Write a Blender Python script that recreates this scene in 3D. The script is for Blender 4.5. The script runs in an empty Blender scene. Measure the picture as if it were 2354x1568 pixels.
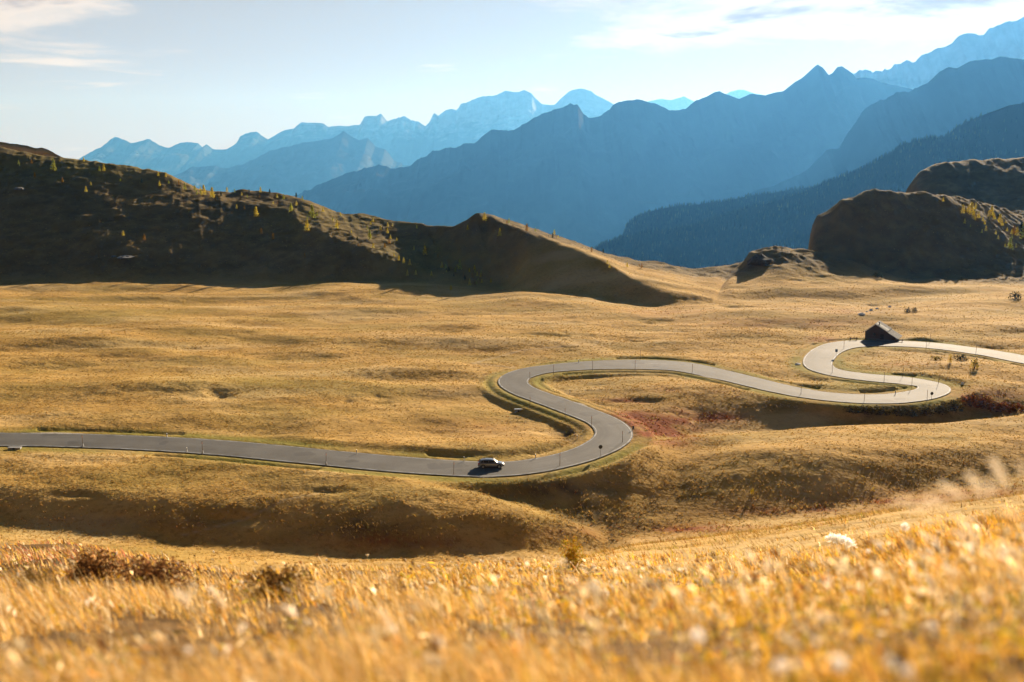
import bpy, math, random
import numpy as np
from mathutils import Vector, Matrix
rng = np.random.default_rng(7); random.seed(7)
R = math.radians
S = bpy.context.scene
col = S.collection

# ------------------------------------------------------------------ camera
PITCH = 10.0; F = 35/36*1024; CAMZ = 50.0
cth, sth = math.cos(R(PITCH)), math.sin(R(PITCH))
cam = bpy.data.cameras.new('camera'); camo = bpy.data.objects.new('camera', cam); col.objects.link(camo)
camo.location = (0, 0, CAMZ); camo.rotation_euler = (R(90-PITCH), 0, 0)
cam.lens = 35; cam.sensor_width = 36; cam.clip_start = 0.1; cam.clip_end = 120000
cam.dof.use_dof = True; cam.dof.focus_distance = 175; cam.dof.aperture_fstop = 1.2
S.camera = camo
# ------------------------------------------------------------------ sun, sky, exposure
SUN_AZ, SUN_EL = 27.0, 18.0
sd = bpy.data.lights.new('sun', 'SUN'); sd.energy = 5.0; sd.angle = R(0.5); sd.color = (1, .87, .72)
so = bpy.data.objects.new('sun', sd); col.objects.link(so)
dv = Vector((math.sin(R(SUN_AZ))*math.cos(R(SUN_EL)), math.cos(R(SUN_AZ))*math.cos(R(SUN_EL)), math.sin(R(SUN_EL))))
so.rotation_euler = dv.to_track_quat('Z', 'Y').to_euler()
w = bpy.data.worlds.new('World'); S.world = w; w.use_nodes = True
nt = w.node_tree; nt.nodes.clear()
def N(tree, t, **kw):
    n = tree.nodes.new(t)
    for k, v in kw.items():
        if k in n.inputs: n.inputs[k].default_value = v
        else: setattr(n, k, v)
    return n
def math_node(tree, op, a, b=None, c=None, clamp=False):
    n = tree.nodes.new('ShaderNodeMath'); n.operation = op; n.use_clamp = clamp
    for i, v in enumerate((a, b, c)):
        if v is None: continue
        if isinstance(v, (int, float)): n.inputs[i].default_value = v
        else: tree.links.new(v, n.inputs[i])
    return n.outputs[0]
sky = N(nt, 'ShaderNodeTexSky', sky_type='NISHITA', sun_disc=False)
sky.sun_elevation = R(SUN_EL); sky.sun_rotation = R(SUN_AZ); sky.altitude = 2200
sky.air_density = 1.0; sky.dust_density = 0.6; sky.ozone_density = 1.0
SKY_STR = 0.05
bg = N(nt, 'ShaderNodeBackground', Strength=SKY_STR); wo = N(nt, 'ShaderNodeOutputWorld')
tc = N(nt, 'ShaderNodeTexCoord'); sx = N(nt, 'ShaderNodeSeparateXYZ')
nt.links.new(tc.outputs['Generated'], sx.inputs[0])
X, Yv, Zv = sx.outputs
az = math_node(nt, 'ARCTAN2', X, Yv); zp = math_node(nt, 'ADD', math_node(nt, 'MAXIMUM', Zv, 0), 0.06)
cu = math_node(nt, 'DIVIDE', X, zp); cv = math_node(nt, 'DIVIDE', Yv, zp)
cx = N(nt, 'ShaderNodeCombineXYZ'); nt.links.new(cu, cx.inputs[0]); nt.links.new(cv, cx.inputs[1])
n1 = N(nt, 'ShaderNodeTexNoise', Scale=1.05, Detail=9.0, Roughness=0.6, Distortion=0.3)
nt.links.new(cx.outputs[0], n1.inputs['Vector'])
def blob(a0, e0, wa, we):   # bank of cloud centred on an azimuth and height in the sky
    p = math_node(nt, 'DIVIDE', math_node(nt, 'SUBTRACT', az, R(a0)), R(wa))
    q = math_node(nt, 'DIVIDE', math_node(nt, 'SUBTRACT', Zv, math.sin(R(e0))), R(we))
    r2 = math_node(nt, 'ADD', math_node(nt, 'MULTIPLY', p, p), math_node(nt, 'MULTIPLY', q, q))
    return math_node(nt, 'EXPONENT', math_node(nt, 'MULTIPLY', r2, -1))
m = math_node(nt, 'ADD', blob(20, 9.0, 12, 2.6), math_node(nt, 'MULTIPLY', blob(-25.5, 8.6, 6, 2.2), 1.0))
m = math_node(nt, 'ADD', m, math_node(nt, 'MULTIPLY', blob(9, 7.5, 10, 2.2), 0.35))
m = math_node(nt, 'ADD', m, math_node(nt, 'MULTIPLY', blob(-24, 4.8, 5, 1.2), 0.30))
cm = math_node(nt, 'ADD', n1.outputs[0], math_node(nt, 'MULTIPLY', m, 0.38))
mr = N(nt, 'ShaderNodeMapRange'); mr.interpolation_type = 'SMOOTHSTEP'
nt.links.new(cm, mr.inputs[0]); mr.inputs[1].default_value = 0.60; mr.inputs[2].default_value = 0.80
thick = N(nt, 'ShaderNodeMapRange'); thick.interpolation_type = 'SMOOTHSTEP'
nt.links.new(cm, thick.inputs[0]); thick.inputs[1].default_value = 0.78; thick.inputs[2].default_value = 0.92
ccol = N(nt, 'ShaderNodeMix', data_type='RGBA'); nt.links.new(thick.outputs[0], ccol.inputs[0])
ccol.inputs[6].default_value = (8.8, 7.2, 5.7, 1); ccol.inputs[7].default_value = (3.4, 2.0, 1.2, 1)
pale = N(nt, 'ShaderNodeMix', data_type='RGBA'); 
low = math_node(nt, 'EXPONENT', math_node(nt, 'MULTIPLY', math_node(nt, 'MAXIMUM', Zv, 0), -2.5))
nt.links.new(math_node(nt, 'MULTIPLY', math_node(nt, 'MULTIPLY', low, math_node(nt, 'MULTIPLY_ADD', Yv, .5, .45, True)), .9, clamp=True), pale.inputs[0])
nt.links.new(sky.outputs[0], pale.inputs[6])
warm = N(nt, 'ShaderNodeMix', data_type='RGBA'); nt.links.new(math_node(nt, 'MULTIPLY_ADD', X, 1.0, .5, True), warm.inputs[0])
hi_f = math_node(nt, 'MULTIPLY', Zv, 6.0, clamp=True)
for slot, lo_c, hi_c in ((6, (4.7, 3.5, 5.0), (5.5, 3.6, 1.7)), (7, (4.8, 3.0, 2.6), (4.6, 2.7, .9))):
    q_ = N(nt, 'ShaderNodeMix', data_type='RGBA'); nt.links.new(hi_f, q_.inputs[0]); q_.inputs[6].default_value = (*lo_c, 1); q_.inputs[7].default_value = (*hi_c, 1); nt.links.new(q_.outputs[2], warm.inputs[slot])
nt.links.new(warm.outputs[2], pale.inputs[7])
smix = N(nt, 'ShaderNodeMix', data_type='RGBA')
nt.links.new(math_node(nt, 'MULTIPLY', mr.outputs[0], 0.8), smix.inputs[0])
nt.links.new(pale.outputs[2], smix.inputs[6]); nt.links.new(ccol.outputs[2], smix.inputs[7])
fall = math_node(nt, 'MULTIPLY_ADD', math_node(nt, 'SUBTRACT', Zv, .18), -1.1, 1.0, True)
fall = math_node(nt, 'MAXIMUM', math_node(nt, 'MULTIPLY', fall, math_node(nt, 'MULTIPLY_ADD', Yv, .5, .85, True)), .22)
vm = N(nt, 'ShaderNodeVectorMath', operation='SCALE'); nt.links.new(smix.outputs[2], vm.inputs[0]); nt.links.new(fall, vm.inputs['Scale'])
nt.links.new(vm.outputs[0], bg.inputs[0]); nt.links.new(bg.outputs[0], wo.inputs[0])
S.view_settings.view_transform = 'Standard'; S.view_settings.look = 'None'
S.view_settings.exposure = 1.2; S.view_settings.gamma = 1
S.cycles.use_denoising = True
S.cycles.max_bounces = 6; S.cycles.volume_bounces = 0; S.cycles.transparent_max_bounces = 8

# ------------------------------------------------------------------ helpers
def tag(o, label=None, cat=None, group=None, kind=None):
    if label: o['label'] = label
    if cat: o['category'] = cat
    if group: o['group'] = group
    if kind: o['kind'] = kind
    return o
def empty(name, loc, rz=0):
    o = bpy.data.objects.new(name, None); col.objects.link(o); o.location = loc; o.rotation_euler = (0, 0, rz)
    o.empty_display_size = 0.3
    return o
def npmesh(name, V, Fc, mat, parent=None, smooth=True, attrs=None, fattrs=None):
    """numpy vertices and equal-sided faces -> one mesh object"""
    V = np.asarray(V, np.float32); Fc = np.asarray(Fc, np.int32); k = Fc.shape[1]
    me = bpy.data.meshes.new(name)
    me.vertices.add(len(V)); me.vertices.foreach_set('co', V.ravel())
    me.loops.add(Fc.size); me.loops.foreach_set('vertex_index', Fc.ravel())
    me.polygons.add(len(Fc)); me.polygons.foreach_set('loop_start', np.arange(0, Fc.size, k, dtype=np.int32))
    me.polygons.foreach_set('loop_total', np.full(len(Fc), k, np.int32))
    me.polygons.foreach_set('use_smooth', np.full(len(Fc), smooth, bool))
    for an, arr in (attrs or {}).items():
        if arr.ndim == 2:
            a = me.attributes.new(an, 'FLOAT_COLOR', 'POINT')
            a.data.foreach_set('color', np.concatenate([arr, np.ones((len(arr), 1))], 1).astype(np.float32).ravel())
        else:
            a = me.attributes.new(an, 'FLOAT', 'POINT'); a.data.foreach_set('value', arr.astype(np.float32))
    me.update(); me.validate()
    if mat: me.materials.append(mat)
    o = bpy.data.objects.new(name, me); col.objects.link(o)
    if parent: o.parent = parent
    return o
class MB:
    """collects boxes, prisms and tubes into one mesh"""
    def __init__(s): s.v = []; s.f = []
    def poly(s, pts, faces):
        b = len(s.v); s.v += [tuple(p) for p in pts]; s.f += [tuple(b+i for i in f) for f in faces]; return s
    def box(s, x0, x1, y0, y1, z0, z1):
        return s.poly([(x0,y0,z0),(x1,y0,z0),(x1,y1,z0),(x0,y1,z0),(x0,y0,z1),(x1,y0,z1),(x1,y1,z1),(x0,y1,z1)],
                      [(0,3,2,1),(4,5,6,7),(0,1,5,4),(1,2,6,5),(2,3,7,6),(3,0,4,7)])
    def prism(s, prof, y0, y1):      # profile in xz extruded along y
        n = len(prof); pts = [(x, y0, z) for x, z in prof] + [(x, y1, z) for x, z in prof]
        fs = [tuple(range(n)), tuple(reversed(range(n, 2*n)))] + [((i+1) % n, i, n+i, n+(i+1) % n) for i in range(n)]
        return s.poly(pts, fs)
    def tube(s, p0, p1, r0, r1=None, n=8):
        r1 = r0 if r1 is None else r1; p0 = Vector(p0); p1 = Vector(p1); d = (p1-p0).normalized()
        a = d.orthogonal().normalized(); b = d.cross(a)
        pts = [p0+(a*math.cos(t)+b*math.sin(t))*r0 for t in [2*math.pi*i/n for i in range(n)]] + \
              [p1+(a*math.cos(t)+b*math.sin(t))*r1 for t in [2*math.pi*i/n for i in range(n)]]
        return s.poly(pts, [tuple(reversed(range(n))), tuple(range(n, 2*n))] + [(i, (i+1) % n, n+(i+1) % n, n+i) for i in range(n)])
    def build(s, name, mat, parent=None, smooth=False, bevel=0):
        me = bpy.data.meshes.new(name); me.from_pydata(s.v, [], s.f); me.update()
        if mat: me.materials.append(mat)
        if smooth: me.polygons.foreach_set('use_smooth', [True]*len(me.polygons))
        o = bpy.data.objects.new(name, me); col.objects.link(o)
        if parent: o.parent = parent
        if bevel:
            bm = o.modifiers.new('bevel', 'BEVEL'); bm.width = bevel; bm.segments = 2; bm.limit_method = 'ANGLE'
        return o
def copy_tree(o, parent=None):
    c = o.copy(); col.objects.link(c)
    if parent: c.parent = parent
    for ch in o.children: copy_tree(ch, c)
    return c
# numpy value noise
sst = lambda a, b, x: (lambda t: t*t*(3-2*t))(np.clip((x-a)/(b-a), 0, 1))
def _h(ix, iy, s):
    n = (ix.astype(np.int64)*374761393 + iy.astype(np.int64)*668265263 + s*1442695041) & 0xffffffff
    n = ((n ^ (n >> 13))*1274126177) & 0xffffffff
    return ((n ^ (n >> 16)) & 0xffff)/65535.0
def vn(x, y, s=0):
    x0 = np.floor(x); y0 = np.floor(y); fx = x-x0; fy = y-y0
    fx = fx*fx*fx*(fx*(fx*6-15)+10); fy = fy*fy*fy*(fy*(fy*6-15)+10)
    a = _h(x0, y0, s); b = _h(x0+1, y0, s); c = _h(x0, y0+1, s); d = _h(x0+1, y0+1, s)
    return (a+(b-a)*fx+(c-a)*fy+(a-b-c+d)*fx*fy)*2-1
def fbm(x, y, o=4, s=0, g=0.5, ridged=False):
    t = 0; A = 1; n = 0
    for i in range(o):
        v = vn(x*2**i+13.7*i, y*2**i-7.1*i, s+i)
        if ridged: v = 1-2*np.abs(v)
        t = t+A*v; n += A; A *= g
    return t/n
def gsm(Z, sig, ax):
    r = int(3*sig+1); k = np.exp(-0.5*(np.arange(-r, r+1)/sig)**2); k /= k.sum()
    pad = [(0, 0)]*Z.ndim; pad[ax] = (r, r); P = np.pad(Z, pad, mode='edge'); out = np.zeros_like(Z)
    for i, kk in enumerate(k):
        sl = [slice(None)]*Z.ndim; sl[ax] = slice(i, i+Z.shape[ax]); out += kk*P[tuple(sl)]
    return out
# survey helpers: sight lines of the photograph's viewpoint, measured on a 2354 px wide print
DS = 1024/2354
def ray(xd, yd):
    u = (xd*DS-512)/F; v = (341-yd*DS)/F; den = cth+v*sth
    return u/den, (v*cth-sth)/den            # x per metre of depth, z per metre of depth
BY = [100, 130, 171, 210, 260, 400, 460, 700]; BZ = [-52, -51.5, -51, -50, -49, -48.5, -46, -46]
BASE = lambda Y: np.interp(Y, BY, BZ)
def dist_c(p): return p.y*cth-(p.z-CAMZ)*sth
def on_base(xd, yd):
    a, k = ray(xd, yd); Y = 200.
    for _ in range(60): Y = 0.5*Y+0.5*float(BASE(Y))/k
    return a, Y, float(BASE(Y))
def C(pts):
    o = []
    for p in pts:
        if len(p) == 2: o.append(on_base(*p))
        else: a, k = ray(p[0], p[1]); o.append((a, p[2], p[2]*k))
    return o
def Zc(pts):
    o = []
    for xd, z, Y in pts:
        v = math.tan(R(PITCH)-math.atan2(-z, Y)); o.append(((xd*DS-512)/F/(cth+v*sth), Y, z))
    return o

# ------------------------------------------------------------------ land: a loft through contour lines
def kk(xd, yd): return -ray(xd, yd)[1]
def down(pts, prev):            # walk towards the viewer from the line above at a given slope
    o = []; pa = [p[0] for p in prev]; ord_ = np.argsort(pa)
    pa = np.array(pa)[ord_]; pY = np.array([p[1] for p in prev])[ord_]; pZ = np.array([p[2] for p in prev])[ord_]
    for xd, yd, sl in pts:
        a, k = ray(xd, yd); Yp = np.interp(a, pa, pY); zp = np.interp(a, pa, pZ); Y = (sl*Yp-zp)/(-k+sl); o.append((a, Y, k*Y))
    return o
TT = C([(-500,1060),(0,1066),(400,1092),(700,1110),(900,1112),(1000,1110),(1100,1108),(1200,1099),(1300,1076),(1400,1056)])+C([(1450,1040,172),(1500,1030,175),(1560,1005,183),(1700,985,189),(1900,970,191),(2100,960,195),(2354,950,200),(2900,930,210)])
AA = down([(-500,1064,.1),(0,1070,.1),(400,1096,.1),(700,1113,.2),(860,1116,.5),(950,1124,1.),(1000,1130,.7),(1100,1150,.55),(1200,1172,.45),(1300,1206,.36),(1400,1238,.30),(1450,1150,.27),(1560,1060,.2),(1700,1000,.02),(1900,985,.02),(2354,965,.02),(2900,945,.02)], TT)
HC = down([(-500,1085,.1),(0,1092,.1),(400,1112,.1),(700,1122,.1)], AA)+[(lambda r_: (r_[0], Y, r_[1]*Y))(ray(xd, yd)) for xd, yd, Y in [(860,1119,154.2),(950,1121,153.2),(1000,1124,152.6),(1100,1142,150.5),(1200,1166,148.5),(1300,1201,147.2),(1400,1242,145.5)]]+down([(1450,1180,.25),(1560,1090,.22),(1700,1015,.03),(1900,1005,.03),(2354,985,.03),(2900,965,.03)], AA)
H1 = down([(-500,1120,.1),(0,1128,.1),(400,1150,.1),(700,1165,.12),(860,1165,.12),(1000,1180,.13),(1100,1190,.13),(1200,1205,.15),(1300,1228,.2),(1400,1252,.3),(1450,1210,.27),(1560,1130,.25),(1700,1060,.07),(1900,1052,.07),(2100,1040,.07),(2354,1020,.07),(2900,1000,.07)], HC)
GG = down([(-500,1215,.30),(0,1222,.30),(400,1262,.32),(700,1285,.34),(1000,1290,.34),(1250,1280,.36),(1400,1272,.4),(1450,1240,.26),(1700,1203,.19),(2000,1158,.21),(2200,1122,.27),(2354,1105,.27),(2900,1060,.3)], H1)
BANK = [GG, H1, HC, AA, TT]
L = [
 Zc([(-500,-1.05,1.2),(2900,-.95,1.2)]),
 C([(-500,1568,3.8),(0,1568,3.5),(1200,1568,3.0),(2354,1568,2.2),(2900,1568,2.2)]),
 C([(-500,1450,6.5),(0,1450,6.2),(1200,1450,5.4),(2354,1420,3.3),(2900,1400,3.3)]),
 C([(-500,1345,13),(0,1345,13),(900,1350,11),(1400,1365,9),(1900,1385,6.5),(2354,1345,4.6),(2900,1290,4.6)]),
 C([(-500,1245,27),(0,1244,26),(150,1242,26),(400,1285,26),(560,1318,24),(800,1308,24),(1000,1308,22),(1250,1305,20),(1450,1330,17),(1700,1345,13),(1900,1342,10),(2100,1328,8),(2354,1292,6.5),(2900,1220,6.5)]),
 C([(-500,1300,55),(0,1300,55),(400,1335,55),(900,1345,55),(1250,1300,55),(1450,1247,55),(1800,1205,50),(2100,1160,46),(2354,1131,42),(2900,1080,42)]),
 Zc([(-500,-46.5,100),(1300,-47,100),(2354,-44,100),(2900,-44,100)]),
 *BANK,
 Zc([(-500,-51,171),(0,-51,170),(400,-51,165),(700,-51,161),(1000,-51,161),(1200,-51,163),(1300,-51,168),(1400,-51,174),(1500,-51.6,184),(1600,-53,197),(1800,-53.5,199),(2000,-53.6,200),(2200,-54,203),(2354,-53,210),(2900,-53,225)]),
 Zc([(-500,-50.8,178),(1000,-50.9,172),(1400,-50.8,180),(1500,-50.5,197),(1600,-50,218),(1700,-49.8,222),(1850,-50,211),(2000,-50.2,206.5),(2150,-50.1,209),(2220,-50,214),(2354,-50,226),(2900,-50,240)]),
 Zc([(-500,-49.2,250),(2900,-49.2,250)]),
 Zc([(-500,-48.8,310),(2900,-48.8,310)]),
 Zc([(-500,-48.6,340),(1500,-48.6,335),(2900,-48.6,345)]),
 C([(-500,668),(0,652),(200,654),(400,653),(600,654),(700,652),(800,650),(900,646),(1050,655),(1140,668),(1250,680),(1350,688),(1450,695),(1550,698),(1620,694),(1700,688),(1900,688),(2100,680),(2354,672),(2900,672)]),
 C([(-500,385,520),(0,388,510),(200,404,507),(320,428,502),(380,440,499),(450,452,494),(530,470,487),(600,490,478),(640,498,471),(680,506,464),(720,522,453),(760,545,442),(850,582,425),(900,602,420),(1000,636,414),(1100,654,406),(1150,662,402),(1200,662,400),(1300,665,394),(1450,684,372),(1550,690,363),(1600,686,364),(1700,660,385),(1800,650,385),(1950,656,382),(2100,662,385),(2354,655,400),(2900,655,400)]),
 C([(-500,372,524),(0,372,515),(200,388,514),(320,408,510),(380,422,507),(450,440,503),(600,470,485),(760,510,465),(900,558,446),(1000,600,430),(1050,622,421),(1100,636,412),(1150,652,406),(1200,656,404),(1300,660,398),(1450,678,378),(1550,684,368),(1600,680,369),(1700,636,415),(1800,612,412),(1950,635,408),(2100,652,405),(2354,648,420),(2900,648,420)]),
 C([(-500,345,540),(0,345,528),(200,376,524),(380,398,517),(450,434,510),(530,455,505),(600,452,505),(700,468,490),(760,493,485),(850,515,472),(900,525,465),(1000,540,455),(1040,528,450),(1070,508,447),(1100,490,446),(1130,496,446),(1130,496,440),(1200,526,425),(1300,561,406),(1400,604,386),(1450,638,371),(1500,652,365),(1550,668,361),(1600,680,358),(1640,690,356),(1670,650,415),(1708,612,432),(1720,582,436),(1750,571,438),(1800,566,440),(1850,572,438),(1950,600,432),(2030,630,425),(2100,648,420),(2200,645,430),(2354,640,435),(2900,640,435)]),
 C([(-500,320,550),(0,335,535),(100,356,532),(200,368,530),(300,380,528),(380,395,525),(450,430,520),(480,434,518),(530,440,516),(560,432,516),(600,435,514),(680,450,508),(760,480,500),(800,490,492),(850,492,487),(900,503,478),(940,507,470),(1000,515,462),(1040,520,455),(1075,502,453),(1095,486,453),(1120,486,453),(1140,493,455),(1200,510,458),(1300,545,458),(1400,581,458),(1500,603,455),(1600,620,450),(1650,612,452),(1705,605,455),(1720,600,458),(1800,592,450),(1900,612,441),(2000,635,437),(2100,648,431),(2354,641,437),(2900,640,437)]),
 Zc([(-500,0,580),(0,-6,565),(600,-28,545),(1000,-50,490),(1300,-54,490),(1650,-62,490),(1800,-60,490),(1840,-54,452),(1870,-47.5,450),(1900,-46,449),(2000,-46,448),(2354,-46,448),(2900,-46,448)]),
 Zc([(-500,-60,640),(1000,-120,620),(1780,-130,560),(1835,-110,505),(1846,-60,488)])+C([(1851,570,486),(1860,540,486),(1868,508,487),(1886,490,489),(1912,478,488),(1938,461,484),(1945,460,486),(2000,441,493),(2070,438,494),(2130,442,494),(2180,458,492),(2260,510,485),(2354,570,477),(2900,640,474)]),
 Zc([(-500,-70,660),(1000,-130,640),(1780,-140,600),(1838,-115,520)])+C([(1850,585,494),(1862,550,494),(1873,512,494),(1889,491,495),(1940,461,496),(2000,440,498),(2070,437,498),(2130,440,499),(2200,452,507),(2260,466,517),(2354,497,532),(2900,600,540)]),
 Zc([(-500,-160,800),(1000,-180,720),(1800,-190,700),(2040,-110,650),(2100,-50,640),(2354,-38,640),(2900,-38,640)]),
 Zc([(-500,-200,900),(1800,-230,850),(2040,-150,745)])+C([(2066,448,750),(2080,425,750),(2100,395,752),(2130,376,755),(2160,364,760),(2200,361,765),(2354,357,770),(2900,352,780)]),
 Zc([(-500,-230,1000),(1800,-260,900),(2040,-200,800),(2100,-60,800),(2354,-15,850),(2900,0,850)]),
 Zc([(-500,-420,1500),(2900,-420,1500)]),
 Zc([(-500,-900,2000),(2900,-900,2000)]),
]
ac = np.concatenate([np.linspace(-1.5, -.59, 90, endpoint=False), np.arange(-.59, .59, .0011), np.linspace(.59, 1.5, 90)])
def seg(a, b, n): return list(np.geomspace(a, b, n, endpoint=False))
yr = np.array(seg(1.5, 30, 150)+seg(30, 130, 110)+list(np.arange(130, 300, .5))+list(np.arange(300, 575, .8))+seg(575, 800, 90)+seg(800, 2000, 30))
LA = np.array([[np.interp(ac, [p[0] for p in c], [p[1] for p in c]), np.interp(ac, [p[0] for p in c], [p[2] for p in c])] for c in L])
LA = gsm(LA, 2.2, 2)
kF = len(L)-13; wf = sst(ray(1150, 600)[0], ray(1220, 600)[0], ac)*(1-sst(ray(1640, 690)[0], ray(1680, 690)[0], ac))
for q, t_ in ((1, .33), (2, .67)):
    for e_ in (0, 1): LA[kF+q, e_] = LA[kF+q, e_]*(1-wf)+wf*(LA[kF, e_]*(1-t_)+LA[kF+3, e_]*t_)
for k in range(1, len(L)): LA[k, 0] = np.maximum(LA[k, 0], LA[k-1, 0]+.4)
Z = np.empty((len(yr), len(ac)))
for j in range(len(ac)):
    Z[:, j] = np.interp(yr, LA[:, 0, j], LA[:, 1, j])
sm = gsm(Z, 3.0, 0); nb = yr < 130; Z = np.where(nb[:, None], gsm(Z, 6, 0), sm)+CAMZ
YY = np.repeat(yr[:, None], len(ac), 1); XX = YY*ac[None]
# --- natural relief
hillm = sst(395, 425, YY)*1.0
mead = sst(110, 160, YY)*(1-sst(395, 430, YY))
nearm = sst(20, 60, YY)*(1-sst(130, 160, YY))
und = fbm(XX/60+2, YY/24, 2, 11)*1.5 + fbm(XX/17, YY/8.5, 3, 31)*.42
und += -.12*np.clip(fbm(XX/34+9, YY/15, 2, 57, ridged=True)-.62, 0, 1)*3
bump = fbm(XX/5.5, YY/4.0, 3, 71)*.11 + fbm(XX/1.6, YY/1.3, 2, 91)*.03
Z += mead*(und+bump)
Z += nearm*(bump*1.3)
hn = fbm(XX/42, YY/34, 4, 101, .45)*1.8 + fbm(XX/13, YY/11, 4, 131, .55, True)*.55 + fbm(XX/3.5, YY/3.5, 2, 151)*.4
hn = hn+fbm(XX/9+YY/30, YY/42, 3, 161, .55, True)*.55+sst(1650, 1800, (512+F*XX/YY)/DS)*(fbm(XX/11, YY/14, 4, 163, .6, True)*1.1)
Z += hillm*hn
Z += (1-sst(22, 45, YY))*sst(5, 14, YY)*(fbm(XX/3, YY/3, 3, 171)*.16+fbm(XX/.9, YY/.9, 2, 175)*.07)
# --- pixels of the print that each point shows up at (used to survey in hollows, paths and vegetation)
dz = Z-CAMZ; dep = YY*cth-dz*sth; PX = (512+F*XX/dep)/DS; PY = (341-F*(YY*sth+dz*cth)/dep)/DS
def spot(xd, yd, rx, ry, rot=0):
    c, s = math.cos(rot), math.sin(rot); x = PX-xd; y = PY-yd
    return np.exp(-(((x*c+y*s)/rx)**2+((-x*s+y*c)/ry)**2))
mid = (YY > 120)
for xd, yd, rx, ry, d in [(487,906,60,11,2.6),(880,914,26,6,1.6),(875,928,30,5,1.4),(800,920,18,5,1.2),(1190,968,45,9,1.0),(1300,1005,50,20,1.6),
                          (720,1128,80,6,.9),(150,1137,60,7,1.2),(520,1190,80,12,.6),(300,1190,60,10,1.0),(1500,742,70,5,1.6),(1440,780,60,5,1.8),(1260,775,90,6,1.5),
                          (1580,688,60,8,1.6),(1700,708,60,5,1.4),(1890,636,80,14,1.8),(2000,703,90,5,1.2),
                          (130,920,140,18,.4),(1150,935,140,14,.1),(1460,920,70,6,1.3),(60,850,120,10,.9),(1650,700,60,5,1.2),(2290,800,80,5,1.2),(1280,905,50,6,1.0)]:
    Z -= d*.5*spot(xd, yd, rx, ry)*mid*np.clip(.7+.9*fbm(XX/7, YY/5, 3, 77), .1, 1.4)
FOLDS = [([(-400,700),(0,722),(300,745),(700,775),(1000,782),(1300,790),(1500,800)],1.5,11,30),([(640,700),(700,680),(780,668),(950,668),(1200,692),(1400,702),(1500,705)],2.6,30,40),([(-400,775),(0,785),(250,790),(500,812),(640,830)],1.5,12,26),
 ([(500,868),(700,858),(900,850),(1100,846),(1240,815)],.7,6,20),([(-300,900),(0,895),(200,898),(420,880)],1.2,9,20),([(640,885),(800,893),(1000,905),(1130,915),(1210,940)],.7,12,18),([(850,950),(1000,955),(1180,955)],.7,5,12),
 ([(1500,715),(1650,722),(1900,738),(2100,726),(2354,708),(2600,700)],1.5,16,30),([(1450,792),(1800,778),(1950,768)],.7,8,20),([(2090,765),(2354,752),(2600,745)],1.1,9,20),([(1250,745),(1450,735),(1600,738)],1.1,7,22),([(1320,880),(1500,872),(1680,880)],.8,8,10),([(2060,830),(2354,862),(2600,880)],.9,8,12),([(0,960),(400,955),(800,975),(1000,990)],.7,8,10)]
for pts, hgt_, fw, bw in FOLDS:
    q = np.array([on_base(*p_)[:2] for p_ in pts]); yr_ = np.interp(ac, q[:, 0], q[:, 1]); ew = 1.0/len(ac); lo_, hi_ = q[0, 0], q[-1, 0]; tp = sst(lo_, lo_+.07, ac)*(1-sst(hi_-.09, hi_, ac))
    d_ = YY-yr_[None]+fbm(XX/26, YY/26, 2, 640)*5.0
    Z += 1.0*hgt_*tp[None]*np.where(d_ > 0, 1-sst(0, bw*1.2, d_), 1-sst(0, fw*1.45, -d_))*np.clip(.75+.7*fbm(XX/30, YY/30, 2, 650), .2, 1.3)
for xd, yd, rx, ry, d in [(850,715,180,22,0.0),(200,765,200,22,0.3),(450,885,120,14,1.0),(1100,900,150,14,1.2),(1700,740,200,18,1.2),(1850,700,120,12,1.2),(1000,560,30,12,0)]:
    Z += d*spot(xd, yd, rx, ry)*mid
# --- road
RC = [(-500,1008,9),(-200,1008,9),(0,1010,9),(190,1013,9),(465,1026,9),(750,1052,8.8),(900,1066,8.8),(1040,1076,8.6),(1130,1079,8.4),(1200,1075,7.8),(1290,1059,7.2),(1360,1037,7.2),(1405,1011,7.4),(1411,990,7.2),(1388,969,7.2),
      (1330,945,7.4),(1262,920,7.4),(1205,899,7.2),(1180,882,7.0),(1187,866,7.4),(1230,852,8),(1300,844,9),(1380,839,10.5),(1480,838,12),(1560,842,11.5),(1640,857,9.5),(1720,876,8.8),(1800,895,8.6),(1880,909,8.4),
      (1960,916,8.6),(2040,917,8.6),(2105,910,7.8),(2146,898,7),(2142,886,7.4),(2090,876,8.5),(2010,869,8.6),(1950,862,8.2),(1897,851,7.4),(1880,838,7.2),(1886,820,7.6),(1908,803,8),(1940,793,9),
      (1990,789,9.5),(2070,790,9.5),(2150,795,9.5),(2230,805,9.5),(2300,816,9.5),(2354,827,9.5),(2500,852,9.5),(2800,890,9.5)]
P = []
for xd, yd, wd in RC: a, Y, z = on_base(xd, yd); P.append((a*Y, Y, wd))
P = np.array(P)
def catmull(P, step=1.0):
    out = []
    Q = np.vstack([2*P[0]-P[1], P, 2*P[-1]-P[-2]])
    for i in range(1, len(Q)-2):
        p0, p1, p2, p3 = Q[i-1:i+3]; n = max(2, int(np.hypot(*(p2-p1)[:2])/step))
        d = [max(1e-3, np.hypot(*(b-a)[:2])**.5) for a, b in ((p0, p1), (p1, p2), (p2, p3))]
        m1 = (p2-p1)+d[1]*((p1-p0)/d[0]-(p2-p0)/(d[0]+d[1])); m2 = (p2-p1)+d[1]*((p3-p2)/d[2]-(p3-p1)/(d[1]+d[2]))
        for t in np.arange(n)/n:
            out.append((2*t**3-3*t**2+1)*p1+(t**3-2*t**2+t)*m1+(-2*t**3+3*t**2)*p2+(t**3-t**2)*m2)
    out.append(Q[-2]); return np.array(out)
RP = catmull(P); RP = gsm(RP, 1.5, 0)
RZ = BASE(RP[:, 1])+CAMZ
T = np.gradient(RP[:, :2], axis=0); T /= np.linalg.norm(T, axis=1)[:, None]; NRM = np.stack([-T[:, 1], T[:, 0]], 1)
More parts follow.
